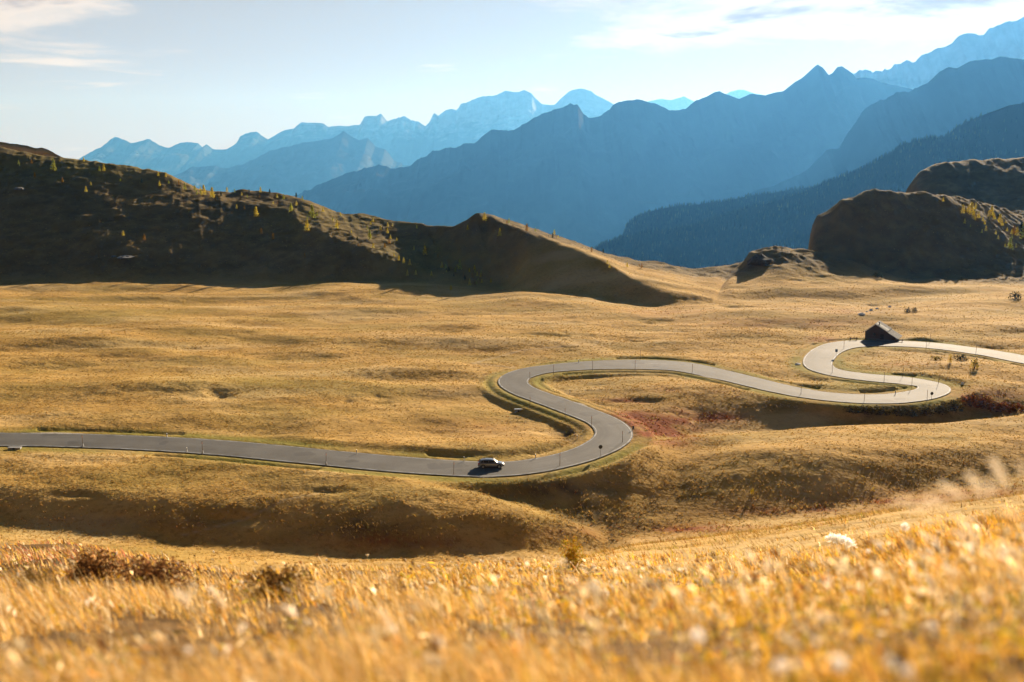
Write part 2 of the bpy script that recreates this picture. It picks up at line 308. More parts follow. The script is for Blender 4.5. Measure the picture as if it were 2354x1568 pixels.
dist = np.full(Z.shape, 99.); zroad = np.zeros(Z.shape); side = np.zeros(Z.shape)
r0, r1 = np.searchsorted(yr, [140, 300]); Xs = XX[r0:r1]; Ys = YY[r0:r1]
cc = np.where((ac > -1.2) & (ac < 1.2))[0]; c0, c1 = cc[0], cc[-1]+1
best = np.full((r1-r0, c1-c0), 1e9); bi = np.zeros(best.shape, int)
for i in range(0, len(RP), 2):
    x, y = RP[i, :2]
    ra, rb = np.searchsorted(yr, [y-14, y+14]); ra = max(ra, r0)-r0; rb = min(rb, r1)-r0
    if rb <= ra: continue
    ca, cb = np.searchsorted(ac, [min((x-16)/(y-14), (x-16)/(y+14)), max((x+16)/(y-14), (x+16)/(y+14))]); ca = max(ca, c0)-c0; cb = min(cb, c1)-c0
    if cb <= ca: continue
    dd = np.hypot(Xs[ra:rb, c0+ca:c0+cb]-x, Ys[ra:rb, c0+ca:c0+cb]-y)-RP[i, 2]/2
    s = best[ra:rb, ca:cb]; mk = dd < s; s[mk] = dd[mk]; bi[ra:rb, ca:cb][mk] = i
dist[r0:r1, c0:c1] = np.minimum(best, 99); zroad[r0:r1, c0:c1] = RZ[bi]
bl = 1-sst(1.2, 5.5, dist)
Z = Z*(1-bl)+(zroad-.14*(1-sst(.0, 1.0, dist)))*bl
hqa, hqY, _z = on_base(1988, 779); hqx = hqa*hqY+3.2; hqy = hqY+1.5; pd = 1-sst(7.5, 13, np.hypot(XX-hqx, YY-hqy)); Z = Z*(1-pd)+(BASE(hqY)+CAMZ-.05)*pd
Z = Z*(1-bl)+(zroad-.14*(1-sst(.0, 1.0, dist)))*bl
ditch = np.exp(-((dist-2.6)/.8)**2)*.35*(fbm(XX/14, YY/14, 2, 301) > -.1)
Z -= ditch
dz = Z-CAMZ; dep = YY*cth-dz*sth; PX = (512+F*XX/dep)/DS; PY = (341-F*(YY*sth+dz*cth)/dep)/DS
def height(x, y):
    x = np.asarray(x, float); y = np.asarray(y, float)
    r = np.interp(y, yr, np.arange(len(yr))); c = np.interp(x/y, ac, np.arange(len(ac)))
    ri = np.clip(r.astype(int), 0, len(yr)-2); ci = np.clip(c.astype(int), 0, len(ac)-2); fr = r-ri; fc = c-ci
    return (Z[ri, ci]*(1-fr)*(1-fc)+Z[ri+1, ci]*fr*(1-fc)+Z[ri, ci+1]*(1-fr)*fc+Z[ri+1, ci+1]*fr*fc)
def hit(xd, yd, ymin=2.):
    a, k = ray(xd, yd); ys = np.concatenate([np.geomspace(ymin, 130, 400) if ymin < 130 else [ymin], np.arange(max(130, ymin), 900, .25)])
    h = height(a*ys, ys); b = np.where(CAMZ+k*ys <= h)[0]; b = b[0] if len(b) else len(ys)-1
    return Vector((a*ys[b], ys[b], float(h[b])))
# --- vegetation masks
rust = np.zeros(Z.shape)
for s in [(1510,965,120,20,2.0),(1630,962,70,13,1.7),(1440,922,70,8,.7),(1530,990,80,16,1.8),(1560,1015,70,12,.9),(2050,1150,240,10,.9),(1600,1215,150,10,.9),(1890,781,34,6,.9),(2270,910,70,14,.8),(2320,935,60,12,.8),(2080,838,80,6,.35),(1800,742,220,14,.45),(1950,715,120,10,.4),(1550,720,120,12,.35),(1100,985,100,14,.3),(2150,1140,260,16,.7),(1850,1175,200,12,.7),(1400,1225,160,16,.55),(900,1245,300,16,.5),(350,1200,250,20,.3),(1560,900,130,14,.3)]:
    rust = np.maximum(rust, s[4]*spot(*s[:4]))
rust *= mid*np.clip(.75+.9*fbm(XX/5, YY/3.5, 3, 401), 0, 1.4); rust = rust.clip(0, 1)
green = np.exp(-((dist-1.8)/2.2)**2)*.9*(dist > -1)*np.clip(.7+fbm(XX/9, YY/9, 2, 411), 0, 1)
for s in [(2000,888,170,16,.6),(560,880,300,30,.25),(1940,845,60,20,.5),(100,720,300,20,.3),(1000,600,160,60,.45),(780,500,200,40,.3),(200,380,300,40,.4)]:
    green = np.maximum(green, s[4]*spot(*s[:4])*mid)
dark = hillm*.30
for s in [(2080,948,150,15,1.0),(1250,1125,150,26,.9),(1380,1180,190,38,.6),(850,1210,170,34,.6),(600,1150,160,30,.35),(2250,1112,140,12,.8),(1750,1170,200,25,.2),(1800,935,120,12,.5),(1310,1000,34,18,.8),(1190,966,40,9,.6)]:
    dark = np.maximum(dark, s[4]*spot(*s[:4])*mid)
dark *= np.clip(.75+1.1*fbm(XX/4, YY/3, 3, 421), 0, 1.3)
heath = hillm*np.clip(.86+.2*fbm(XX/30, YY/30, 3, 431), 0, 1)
path = np.zeros(Z.shape)
for line in [[(420,1230),(560,1195),(650,1150),(760,1128)],[(1180,845),(1090,835),(1200,805),(1330,792)]]:
    for (xa, ya), (xb, yb) in zip(line, line[1:]):
        t = np.clip(((PX-xa)*(xb-xa)+(PY-ya)*(yb-ya))/((xb-xa)**2+(yb-ya)**2), 0, 1)
        path = np.maximum(path, np.exp(-(((PX-xa-t*(xb-xa))/5)**2+((PY-ya-t*(yb-ya))/2.2)**2))*mid*.35)
nr, nc = Z.shape; idx = np.arange(nr*nc).reshape(nr, nc)
FQ = np.stack([idx[:-1, :-1], idx[:-1, 1:], idx[1:, 1:], idx[1:, :-1]], -1).reshape(-1, 4)

# ------------------------------------------------------------------ materials
def newmat(name):
    m = bpy.data.materials.new(name); m.use_nodes = True; t = m.node_tree
    b = t.nodes['Principled BSDF']; return m, t, b
def simple(name, c, rough=.7, metal=0, noise=0, scale=5, spec=.3, **kw):
    m, t, b = newmat(name); b.inputs['Roughness'].default_value = rough; b.inputs['Metallic'].default_value = metal
    b.inputs['Specular IOR Level'].default_value = spec
    tcn = N(t, 'ShaderNodeTexCoord'); n = N(t, 'ShaderNodeTexNoise', Scale=scale, Detail=5.0); t.links.new(tcn.outputs['Object'], n.inputs['Vector'])
    r = N(t, 'ShaderNodeValToRGB'); e = r.color_ramp.elements
    e[0].position = .3; e[1].position = .7; e[0].color = (*[x*(1-noise) for x in c], 1); e[1].color = (*[min(1, x*(1+noise)) for x in c], 1)
    t.links.new(n.outputs[0], r.inputs[0]); t.links.new(r.outputs[0], b.inputs['Base Color'])
    for k, v in kw.items(): b.inputs[k].default_value = v
    return m
def ramp(t, src, stops):
    r = N(t, 'ShaderNodeValToRGB'); e = r.color_ramp.elements
    while len(e) < len(stops): e.new(.5)
    for i, (p, c) in enumerate(stops): e[i].position = p; e[i].color = (*c, 1)
    t.links.new(src, r.inputs[0]); return r.outputs[0]
def mixc(t, f, a, b):
    m = N(t, 'ShaderNodeMix', data_type='RGBA')
    for i, v in ((0, f), (6, a), (7, b)):
        if isinstance(v, (int, float)): m.inputs[i].default_value = v
        elif isinstance(v, tuple): m.inputs[i].default_value = (*v, 1)
        else: t.links.new(v, m.inputs[i])
    return m.outputs[2]
def noise(t, scale, detail=5., rough=.55, vec=None, sc=None):
    n = N(t, 'ShaderNodeTexNoise', Scale=scale, Detail=detail, Roughness=rough)
    g = N(t, 'ShaderNodeNewGeometry') if vec is None else None
    v = vec or g.outputs['Position']
    if sc:
        mp = N(t, 'ShaderNodeMapping'); mp.inputs['Scale'].default_value = sc; t.links.new(v, mp.inputs[0]); v = mp.outputs[0]
    t.links.new(v, n.inputs['Vector']); return n.outputs[0]
def attr(t, name): a = N(t, 'ShaderNodeAttribute', attribute_name=name); return a
def ramp_bw(t, src, a, b):
    m = N(t, 'ShaderNodeMapRange'); m.interpolation_type = 'SMOOTHSTEP'; t.links.new(src, m.inputs[0]); m.inputs[1].default_value = a; m.inputs[2].default_value = b; return m.outputs[0]
def land_material():
    m, t, b = newmat('autumn_grassland')
    c = ramp(t, noise(t, .05, 6, .6, sc=(1, 1.8, 1)), [(.30, (.36, .21, .05)), (.48, (.46, .275, .07)), (.62, (.53, .33, .10)), (.78, (.42, .28, .075))])
    sp = ramp(t, noise(t, .9, 5, .65), [(.30, (.55, .52, .45)), (.48, (1, 1, 1)), (.75, (1.15, 1.12, 1.05))])
    mm = N(t, 'ShaderNodeMix', data_type='RGBA', blend_type='MULTIPLY'); mm.inputs[0].default_value = .85
    t.links.new(c, mm.inputs[6]); t.links.new(sp, mm.inputs[7]); c = mm.outputs[2]
    ol = ramp(t, noise(t, .028, 4, .55, sc=(1, 2.2, 1)), [(.46, (0, 0, 0)), (.62, (1, 1, 1))])
    olb = N(t, 'ShaderNodeRGBToBW'); t.links.new(ol, olb.inputs[0])
    c = mixc(t, math_node(t, 'MULTIPLY', olb.outputs[0], .45), c, (.25, .19, .04))
    c = mixc(t, math_node(t, 'MULTIPLY', ramp_bw(t, noise(t, .022, 4, .5, sc=(1, 2.6, 1)), .50, .66), .5), c, (.60, .42, .19))
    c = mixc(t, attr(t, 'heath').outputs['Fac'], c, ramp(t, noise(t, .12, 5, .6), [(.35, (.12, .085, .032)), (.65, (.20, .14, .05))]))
    c = mixc(t, attr(t, 'green').outputs['Fac'], c, (.22, .20, .03))
    c = mixc(t, attr(t, 'rust').outputs['Fac'], c, (.24, .065, .015))
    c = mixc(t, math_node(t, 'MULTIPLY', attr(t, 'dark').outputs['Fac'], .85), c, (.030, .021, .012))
    c = mixc(t, attr(t, 'path').outputs['Fac'], c, (.50, .38, .24))
    c = mixc(t, attr(t, 'litter').outputs['Fac'], c, ramp(t, noise(t, 9, 5, .6), [(.3, (.05, .03, .012)), (.7, (.22, .12, .035))]))
    t.links.new(c, b.inputs['Base Color']); b.inputs['Roughness'].default_value = 1; b.inputs['Specular IOR Level'].default_value = .1
    h = math_node(t, 'ADD', noise(t, 1.4, 4, .6), math_node(t, 'MULTIPLY', noise(t, .35, 4, .6), 2.0))
    bp = N(t, 'ShaderNodeBump', Strength=.5, Distance=.25); t.links.new(h, bp.inputs['Height']); t.links.new(bp.outputs[0], b.inputs['Normal'])
    return m
M_LAND = land_material()
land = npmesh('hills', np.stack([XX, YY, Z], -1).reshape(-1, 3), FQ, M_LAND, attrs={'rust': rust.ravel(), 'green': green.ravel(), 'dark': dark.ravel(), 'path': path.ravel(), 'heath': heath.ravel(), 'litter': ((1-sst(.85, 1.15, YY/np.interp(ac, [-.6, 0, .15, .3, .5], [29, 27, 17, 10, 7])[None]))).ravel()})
tag(land, 'rolling golden autumn pass meadow with dark shaded hills behind', kind='structure')

# ------------------------------------------------------------------ far ranges
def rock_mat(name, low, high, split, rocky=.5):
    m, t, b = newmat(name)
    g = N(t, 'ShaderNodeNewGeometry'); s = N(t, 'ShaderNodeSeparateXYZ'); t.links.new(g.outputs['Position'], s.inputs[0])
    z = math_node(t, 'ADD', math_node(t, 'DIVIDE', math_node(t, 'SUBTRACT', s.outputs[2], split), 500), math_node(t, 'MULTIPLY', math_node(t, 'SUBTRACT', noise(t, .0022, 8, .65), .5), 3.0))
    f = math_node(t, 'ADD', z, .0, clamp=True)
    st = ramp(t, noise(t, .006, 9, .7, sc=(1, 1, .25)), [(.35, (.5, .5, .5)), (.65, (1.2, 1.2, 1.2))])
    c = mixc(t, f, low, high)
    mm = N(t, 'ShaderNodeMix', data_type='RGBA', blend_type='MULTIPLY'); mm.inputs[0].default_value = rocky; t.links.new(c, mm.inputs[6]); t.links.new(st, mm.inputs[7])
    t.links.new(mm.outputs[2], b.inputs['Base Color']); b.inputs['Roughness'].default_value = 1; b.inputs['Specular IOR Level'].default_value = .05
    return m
RANGES = {}
def mrange(name, label, sil, Y0, W, zb, mat, jag=10, spur=90, seed=0, nx=700, ny=70, step=.0):
    xs = []; zs = []
    for xd, yd in sil: a, k = ray(xd, yd); xs.append(a*Y0); zs.append(k*Y0+CAMZ)
    x = np.linspace(xs[0], xs[-1], nx); zc = np.interp(x, xs, zs)
    rg1 = 1-np.abs(fbm(x/(Y0*.022), x*0+seed, 5, seed, .62))*2.2
    zc = zc+fbm(x/(Y0*.03), x*0+seed, 5, seed+3, .6)*jag*.8+rg1*jag*.8*np.clip(.4+fbm(x/(Y0*.09), x*0, 2, seed+2), .1, 1)
    t = np.concatenate([np.linspace(0, 1, ny)**1.4, [1.25, 1.7]])  # 0 crest .. 1 foot (towards the viewer)
    tt = np.concatenate([[-1., -.5, -.2, -.07, -.02], t]); Xg, Tg = np.meshgrid(x, tt); Zcg = np.repeat(zc[None], len(tt), 0)
    prof = np.where(Tg >= 0, np.clip(Tg, 0, 1)**.85, np.abs(Tg)*1.1)
    zz = Zcg+(zb-Zcg)*np.clip(prof, 0, 1)
    wob = fbm(Xg/(W*.35), Tg*1.6+seed, 5, seed+5, .55, True)
    env = np.clip(Tg*4, 0, 1)*(1-np.clip(Tg-.9, 0, 1))
    zz += wob*spur*env*.6+fbm(Xg/(W*.07), Tg*14, 4, seed+9, .6)*spur*.16*np.clip(Tg*10, 0, 1)
    Yg = Y0-W*Tg+wob*spur*1.2*env
    V = np.stack([Xg, Yg, zz], -1).reshape(-1, 3); n0, n1 = Xg.shape; ii = np.arange(n0*n1).reshape(n0, n1)
    f = np.stack([ii[:-1, :-1], ii[1:, :-1], ii[1:, 1:], ii[:-1, 1:]], -1).reshape(-1, 4)
    o = npmesh(name, V, f, mat); tag(o, label, kind='structure'); RANGES[name+str(Y0)] = (x, Yg, zz, tt)
    return x, Yg, zz, tt
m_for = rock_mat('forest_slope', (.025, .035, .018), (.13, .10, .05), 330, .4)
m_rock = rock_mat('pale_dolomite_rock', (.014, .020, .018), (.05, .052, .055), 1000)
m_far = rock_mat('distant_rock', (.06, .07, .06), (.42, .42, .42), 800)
fr = mrange('mountain', 'forested ridge climbing to the right behind the pass', [(1150,700),(1250,640),(1340,585),(1385,561),(1440,548),(1500,537),(1580,520),(1650,502),(1720,480),(1800,458),(1900,420),(1990,384),(2050,350),(2080,330),(2130,320),(2170,318),(2200,295),(2250,270),(2300,250),(2354,236),(2480,190),(2650,140),(2900,110)], 4000, 2000, -850, m_for, 8, 90, 21)
fr2 = mrange('mountain', 'wooded knoll rising behind the near forest ridge', [(1330,640),(1400,575),(1430,545),(1442,512),(1470,492),(1510,482),(1550,475),(1600,470),(1660,462),(1720,450),(1780,442),(1850,432),(1950,425),(2050,425)], 4800, 1500, -850, m_for, 8, 80, 31, nx=300)
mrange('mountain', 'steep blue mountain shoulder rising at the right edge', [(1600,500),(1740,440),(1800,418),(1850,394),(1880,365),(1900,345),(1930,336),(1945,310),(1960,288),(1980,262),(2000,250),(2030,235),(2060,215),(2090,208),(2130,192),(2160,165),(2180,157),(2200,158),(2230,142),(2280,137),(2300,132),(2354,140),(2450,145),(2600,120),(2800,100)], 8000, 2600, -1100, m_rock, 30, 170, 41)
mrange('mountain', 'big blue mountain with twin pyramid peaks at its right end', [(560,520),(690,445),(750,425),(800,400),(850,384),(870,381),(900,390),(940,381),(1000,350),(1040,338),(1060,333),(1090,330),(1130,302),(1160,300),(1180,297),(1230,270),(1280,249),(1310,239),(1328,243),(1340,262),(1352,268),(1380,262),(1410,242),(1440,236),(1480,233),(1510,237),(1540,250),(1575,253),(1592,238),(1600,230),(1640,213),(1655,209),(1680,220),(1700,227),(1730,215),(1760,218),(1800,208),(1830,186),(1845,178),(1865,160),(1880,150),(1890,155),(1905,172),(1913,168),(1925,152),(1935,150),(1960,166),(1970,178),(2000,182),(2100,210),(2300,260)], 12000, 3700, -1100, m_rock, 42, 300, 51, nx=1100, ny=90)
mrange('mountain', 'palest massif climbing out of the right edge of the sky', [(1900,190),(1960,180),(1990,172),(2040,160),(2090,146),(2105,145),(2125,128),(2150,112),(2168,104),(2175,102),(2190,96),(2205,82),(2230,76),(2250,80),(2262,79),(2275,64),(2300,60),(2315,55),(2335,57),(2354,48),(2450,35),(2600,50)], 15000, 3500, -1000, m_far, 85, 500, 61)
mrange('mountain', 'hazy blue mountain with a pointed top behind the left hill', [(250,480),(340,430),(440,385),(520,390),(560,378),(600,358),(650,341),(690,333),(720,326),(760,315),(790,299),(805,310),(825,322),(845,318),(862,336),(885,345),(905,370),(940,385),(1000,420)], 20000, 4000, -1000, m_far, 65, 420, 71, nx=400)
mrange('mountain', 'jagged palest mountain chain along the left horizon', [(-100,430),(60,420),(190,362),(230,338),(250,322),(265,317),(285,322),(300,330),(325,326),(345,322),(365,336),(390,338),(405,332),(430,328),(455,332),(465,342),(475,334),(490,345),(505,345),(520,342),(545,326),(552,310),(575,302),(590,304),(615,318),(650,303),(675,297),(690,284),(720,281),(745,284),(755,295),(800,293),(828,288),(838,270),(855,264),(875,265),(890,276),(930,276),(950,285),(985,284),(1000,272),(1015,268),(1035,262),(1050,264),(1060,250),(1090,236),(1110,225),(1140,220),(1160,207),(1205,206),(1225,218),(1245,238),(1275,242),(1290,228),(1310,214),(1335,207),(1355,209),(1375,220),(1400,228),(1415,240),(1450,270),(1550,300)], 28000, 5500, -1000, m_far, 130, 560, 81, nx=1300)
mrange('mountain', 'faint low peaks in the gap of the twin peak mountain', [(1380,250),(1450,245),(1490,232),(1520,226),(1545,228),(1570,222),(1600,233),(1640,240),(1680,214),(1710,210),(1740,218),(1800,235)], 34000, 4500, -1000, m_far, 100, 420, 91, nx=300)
mrange('hills', 'small dark hill top peeping over the left skyline', [(-400,330),(-100,318),(0,330),(30,333),(60,336),(95,341),(120,350),(150,364),(220,400)], 900, 200, -250, M_LAND, 1.5, 12, 95, nx=260, ny=40)
g = MB(); g.poly([(-60000, 800, -1150), (60000, 800, -1150), (60000, 60000, -1150), (-60000, 60000, -1150)], [(0, 1, 2, 3)])
tag(g.build('valley_floor', m_for), 'deep forested valley floor below the pass', kind='structure')

# ------------------------------------------------------------------ road
def strip(o0, o1, zoff, i0=0, i1=None, step=1, edge=True):
    rp = RP[i0:i1:step]; n = NRM[i0:i1:step]; z = RZ[i0:i1:step]+zoff; hw = rp[:, 2]/2 if edge else 0*rp[:, 2]
    sg = lambda o: (np.sign(o) if o else 0)
    a = rp[:, :2]+n*(sg(o0[0])*hw+o0[1])[:, None]; b = rp[:, :2]+n*(sg(o1[0])*hw+o1[1])[:, None]
    V = np.concatenate([np.c_[a, z], np.c_[b, z]]); k = len(rp); i = np.arange(k-1)
    return V, np.stack([i, i+k, i+k+1, i+1], 1)
mr_, t, b = newmat('worn_asphalt')
uvp = N(t, 'ShaderNodeNewGeometry').outputs['Position']
c = ramp(t, noise(t, .12, 5, .6), [(.35, (.105, .100, .090)), (.65, (.155, .148, .135))])
c2 = ramp(t, noise(t, 3, 4, .7), [(.3, (.8, .8, .8)), (.7, (1.15, 1.15, 1.15))])
mm = N(t, 'ShaderNodeMix', data_type='RGBA', blend_type='MULTIPLY'); mm.inputs[0].default_value = .8; t.links.new(c, mm.inputs[6]); t.links.new(c2, mm.inputs[7])
lane = attr(t, 'lane'); seal = ramp(t, noise(t, .35, 3, .5, sc=(1, 1, 1)), [(.60, (0, 0, 0)), (.66, (1, 1, 1))])
cc_ = mixc(t, math_node(t, 'MULTIPLY', lane.outputs['Fac'], .5), mm.outputs[2], (.07, .066, .06))
cc_ = mixc(t, math_node(t, 'MULTIPLY', ramp_bw(t, noise(t, .16, 2, .4), .62, .64), .55), cc_, (.065, .062, .058))
cc_ = mixc(t, math_node(t, 'MULTIPLY', ramp_bw(t, noise(t, .45, 5, .7), .60, .75), .5), cc_, (.21, .195, .17))
t.links.new(cc_, b.inputs['Base Color']); b.inputs['Roughness'].default_value = .8; b.inputs['Specular IOR Level'].default_value = .18
bp = N(t, 'ShaderNodeBump', Strength=.5, Distance=.03); t.links.new(noise(t, 12, 3, .7), bp.inputs['Height']); t.links.new(bp.outputs[0], b.inputs['Normal'])
# cross-section with several points so tyre tracks can be worn into it
offs = np.array([-1, -.8, -.62, -.5, -.38, -.2, 0, .2, .38, .5, .62, .8, 1]); lane_w = np.array([0, .2, .9, .3, .9, .3, .1, .3, .9, .3, .9, .2, 0])
rough = fbm(np.arange(len(RP))/3., np.zeros(len(RP)), 3, 707)[:, None]*.16
VV = np.concatenate([np.c_[RP[:, :2]+NRM*((RP[:, 2:3]/2+rough*(abs(o) == 1))*o), RZ+.05+.05*(1-abs(o))] for o in offs]); k = len(RP); i = np.arange(k-1)
FF = np.concatenate([np.stack([i+j*k, i+(j+1)*k, i+(j+1)*k+1, i+j*k+1], 1)[:, ::-1] for j in range(len(offs)-1)])
lw = np.repeat(lane_w, k)*np.tile(np.clip(.6+.8*fbm(np.arange(k)/25., np.zeros(k), 3, 5), 0, 1), len(offs))
tag(npmesh('road', VV, FF, mr_, attrs={'lane': lw}), 'winding grey asphalt pass road', kind='structure')
m_line = simple('worn_edge_line', (.30, .30, .295), .8, noise=.62, scale=.8)
EV = []; EF = []
for sgn in (-1, 1):
    V, f = strip((sgn, -sgn*.38), (sgn, -sgn*.14), .068); EF.append(f+sum(len(v) for v in EV)); EV.append(V)
# short worn centre marks in the widening of the far bend
for s0 in range(0, len(RP)-8):
    pass
jb = [np.argmin(np.hypot(RP[:, 0]-p.x, RP[:, 1]-p.y)) for p in (Vector((on_base(1495, 836)[0]*on_base(1495, 836)[1], on_base(1495, 836)[1], 0)), Vector((on_base(1545, 838)[0]*on_base(1545, 838)[1], on_base(1545, 838)[1], 0)))]
V, f = strip((0, 1.0), (0, 1.22), .108, min(jb), max(jb), edge=False); EF.append(f+sum(len(v) for v in EV)); EV.append(V)
tag(npmesh('road_markings', np.concatenate(EV), np.concatenate(EF)[:, ::-1], m_line), 'thin worn white edge lines of the road', kind='structure')
# pale gravel shoulder along parts of the outer edges
m_grav = simple('pale_gravel', (.40, .34, .26), .95, noise=.35, scale=4)
def near_i(xd, yd):
    a, Y, z = on_base(xd, yd); return int(np.argmin(np.hypot(RP[:, 0]-a*Y, RP[:, 1]-Y)))
GV = []; GF = []
for (xa, ya), (xb, yb), sgn in [((0,1010),(210,1013),1),((1040,1076),(1200,1075),-1),((1262,920),(1340,948),-1),((1600,850),(1720,876),-1),((2010,869),(2140,886),1)]:
    ia, ib = sorted((near_i(xa, ya), near_i(xb, yb)))
    V, f = strip((sgn, -sgn*.3), (sgn, sgn*1.0), .035, ia, ib); hh_ = len(V)//2; tw_ = np.clip(np.minimum(np.arange(hh_), hh_-1-np.arange(hh_))/7., 0, 1)*(.75+.4*fbm(np.arange(hh_)/4., np.zeros(hh_), 2, ia))
    V[hh_:] = V[:hh_]+(V[hh_:]-V[:hh_])*np.clip(tw_, .02, 1.1)[:, None]
    GF.append(f+sum(len(v) for v in GV)); GV.append(V)
tag(npmesh('road_shoulder', np.concatenate(GV), np.concatenate(GF)[:, ::-1], m_grav), 'pale gravel shoulders beside the road', kind='structure')

# ------------------------------------------------------------------ grass and ground plants
def foliage_mat(name, trans=.5, vary=.25):
    m = bpy.data.materials.new(name); m.use_nodes = True; t = m.node_tree; t.nodes.clear()
    a = attr(t, 'tint'); d = N(t, 'ShaderNodeBsdfDiffuse'); tr = N(t, 'ShaderNodeBsdfTranslucent'); mx = N(t, 'ShaderNodeMixShader'); mx.inputs[0].default_value = trans
    mm = N(t, 'ShaderNodeMix', data_type='RGBA', blend_type='MULTIPLY'); mm.inputs[0].default_value = 1
    t.links.new(a.outputs['Color'], mm.inputs[6]); t.links.new(ramp(t, noise(t, 6, 3), [(.3, (1-vary,)*3), (.7, (1+vary*.6,)*3)]), mm.inputs[7])
    for q in (d, tr): t.links.new(mm.outputs[2], q.inputs['Color'])
    t.links.new(d.outputs[0], mx.inputs[1]); t.links.new(tr.outputs[0], mx.inputs[2])
    o = N(t, 'ShaderNodeOutputMaterial'); t.links.new(mx.outputs[0], o.inputs[0]); return m
M_GRASS = foliage_mat('dry_grass_blade', .55, .4)
def pick(pal, n, w):
    pal = np.array(pal); w = np.array(w, float)
    if w.ndim == 1: i = rng.choice(len(pal), n, p=w/w.sum())
    else:
        cw = np.cumsum(w/w.sum(1)[:, None], 1); i = (rng.random(n)[:, None] > cw).sum(1).clip(0, len(pal)-1)
    return pal[i]*(1+.28*rng.standard_normal((n, 1))).clip(.45, 1.7)
def blades(x, y, z, h, wd, lean, ang, tint, nseg=3, tipw=.15):
    """curved tapering blades: n x (nseg+1) pairs of points"""
    n = len(x); pa = rng.random(n)*2*np.pi; px, py = np.cos(pa), np.sin(pa); V = []
    for k in range(nseg+1):
        t = k/nseg; off = lean*h*t**1.8; ww = wd*((1-t)+tipw*t)*.5; cxx = x+np.cos(ang)*off; cyy = y+np.sin(ang)*off; czz = z+h*t*(1-.35*lean*t)
        V += [np.stack([cxx-px*ww, cyy-py*ww, czz], 1), np.stack([cxx+px*ww, cyy+py*ww, czz], 1)]
    V = np.stack(V, 1).reshape(-1, 3); m = 2*(nseg+1); b = (np.arange(n)*m)[:, None]
    Fq = np.concatenate([np.stack([b[:, 0]+2*k, b[:, 0]+2*k+1, b[:, 0]+2*k+3, b[:, 0]+2*k+2], 1) for k in range(nseg)])
    return V, Fq, np.repeat(tint, m, 0)
# foreground slope
PAL = [(.78,.52,.20), (.76,.40,.05), (.60,.46,.05), (.36,.15,.03), (.12,.07,.025), (.88,.72,.46), (.62,.24,.13)]
n = 210000
yy = np.exp(rng.uniform(np.log(2.0), np.log(31), n)); aa = rng.uniform(-.68, .68, n); xx = aa*yy
cl = fbm(xx/.55, yy/.55, 3, 501)*.6+fbm(xx/2.2, yy/2.2, 2, 511)*.5
pz = height(xx, yy); kd = yy*cth-(pz-CAMZ)*sth; ppx = (512+F*xx/kd)/DS; ppy = (341-F*(yy*sth+(pz-CAMZ)*cth)/kd)/DS
CL_ = [(640,1342,75,26),(80,1335,55,22),(215,1308,55,24),(350,1322,75,24),(10,1330,40,18),(1380,1500,30,14),(2050,1490,30,25),(150,1500,60,30),(60,1540,60,30),(980,1480,30,25),(1600,1330,40,14),(2200,1400,40,20)]
hole = np.zeros(n)
for q in CL_: hole = np.maximum(hole, np.exp(-((ppx-q[0])/q[2])**2-((ppy-q[1])/q[3])**2))
LIPL = lambda x: np.interp(x, [1250,1450,1700,1900,2100,2354,2700], [1150,1275,1285,1262,1232,1180,1100])
keep = rng.random(n) < np.clip(.44+1.6*cl, .03, 1)*(1-.92*hole)*(.04+.96*sst(-22, 22, ppy-LIPL(ppx)+14*fbm(xx/2., yy/2., 2, 77))); xx, yy, cl = xx[keep], yy[keep], cl[keep]; n = len(xx); aa = xx/yy
pz = height(xx, yy); kd = yy*cth-(pz-CAMZ)*sth; ppx = (512+F*xx/kd)/DS; ppy = (341-F*(yy*sth+(pz-CAMZ)*cth)/kd)/DS
rt = np.clip((ppx-900)/900, 0, 1); pink = np.exp(-(((ppx-190)/260)**2+((ppy-1275)/45)**2)); pn = fbm(xx/1.4, yy/1.4, 3, 521)
lf = np.clip((1380-ppy)/120, 0, 1)*(1-rt)
wts = np.stack([.85+.5*(1-rt)+pn*.5, .6+1.5*rt+.3*lf, .15+.45*rt+.4*np.clip(pn, 0, 1), .14+.4*lf+.25*rt, .05+.25*lf*(pn < -.1)+.06, .30+.15*(1-rt), .02+1.2*pink], 1).clip(.005)
tint = pick(PAL, n, wts)
hh = rng.uniform(.06, .27, n)*(.55+.9*np.clip(cl+.4, 0, 1.2))*(1-.3*lf)*(1-.22*rt)*np.clip(.55+yy/16, .6, 1.05); wd = np.maximum(.0035, yy*.00105)*rng.uniform(.7, 1.8, n)
V, Fq, Tn = blades(xx, yy, pz-.02, hh, wd, rng.uniform(.15, 1.0, n), np.pi+rng.normal(0.35, .75, n), tint)
tag(npmesh('grass', V, Fq, M_GRASS, attrs={'tint': Tn}), 'tall dry golden grass covering the near slope', kind='stuff')
m_s = 5200; ys_ = np.exp(rng.uniform(np.log(2.2), np.log(24), m_s)); as_ = rng.uniform(-.66, .66, m_s); ks = rng.random(m_s) < np.clip(.35+.9*as_, .15, 1)*np.clip(.6+fbm(as_*ys_/1.3, ys_/1.3, 2, 555), 0, 1); ys_ = ys_[ks]; xs_ = (as_*0+0)[ks]+as_[ks]*ys_; sl_ = ys_ < np.interp(xs_/ys_, [-.6, 0, .15, .3, .5], [24, 24, 15, 9, 6.5]); ys_, xs_ = ys_[sl_], xs_[sl_]; m_s = len(ys_)
hs_ = rng.uniform(.22, .42, m_s); an_ = np.pi+rng.normal(.2, .9, m_s); ln_ = rng.uniform(.1, .6, m_s); zs_ = height(xs_, ys_)-.02
V, Fq, Tn = blades(xs_, ys_, zs_, hs_, np.maximum(.003, ys_*.0008), ln_, an_, pick([(.60,.40,.16), (.40,.22,.07), (.80,.62,.35)], m_s, [3, 2, 2]), tipw=.6)
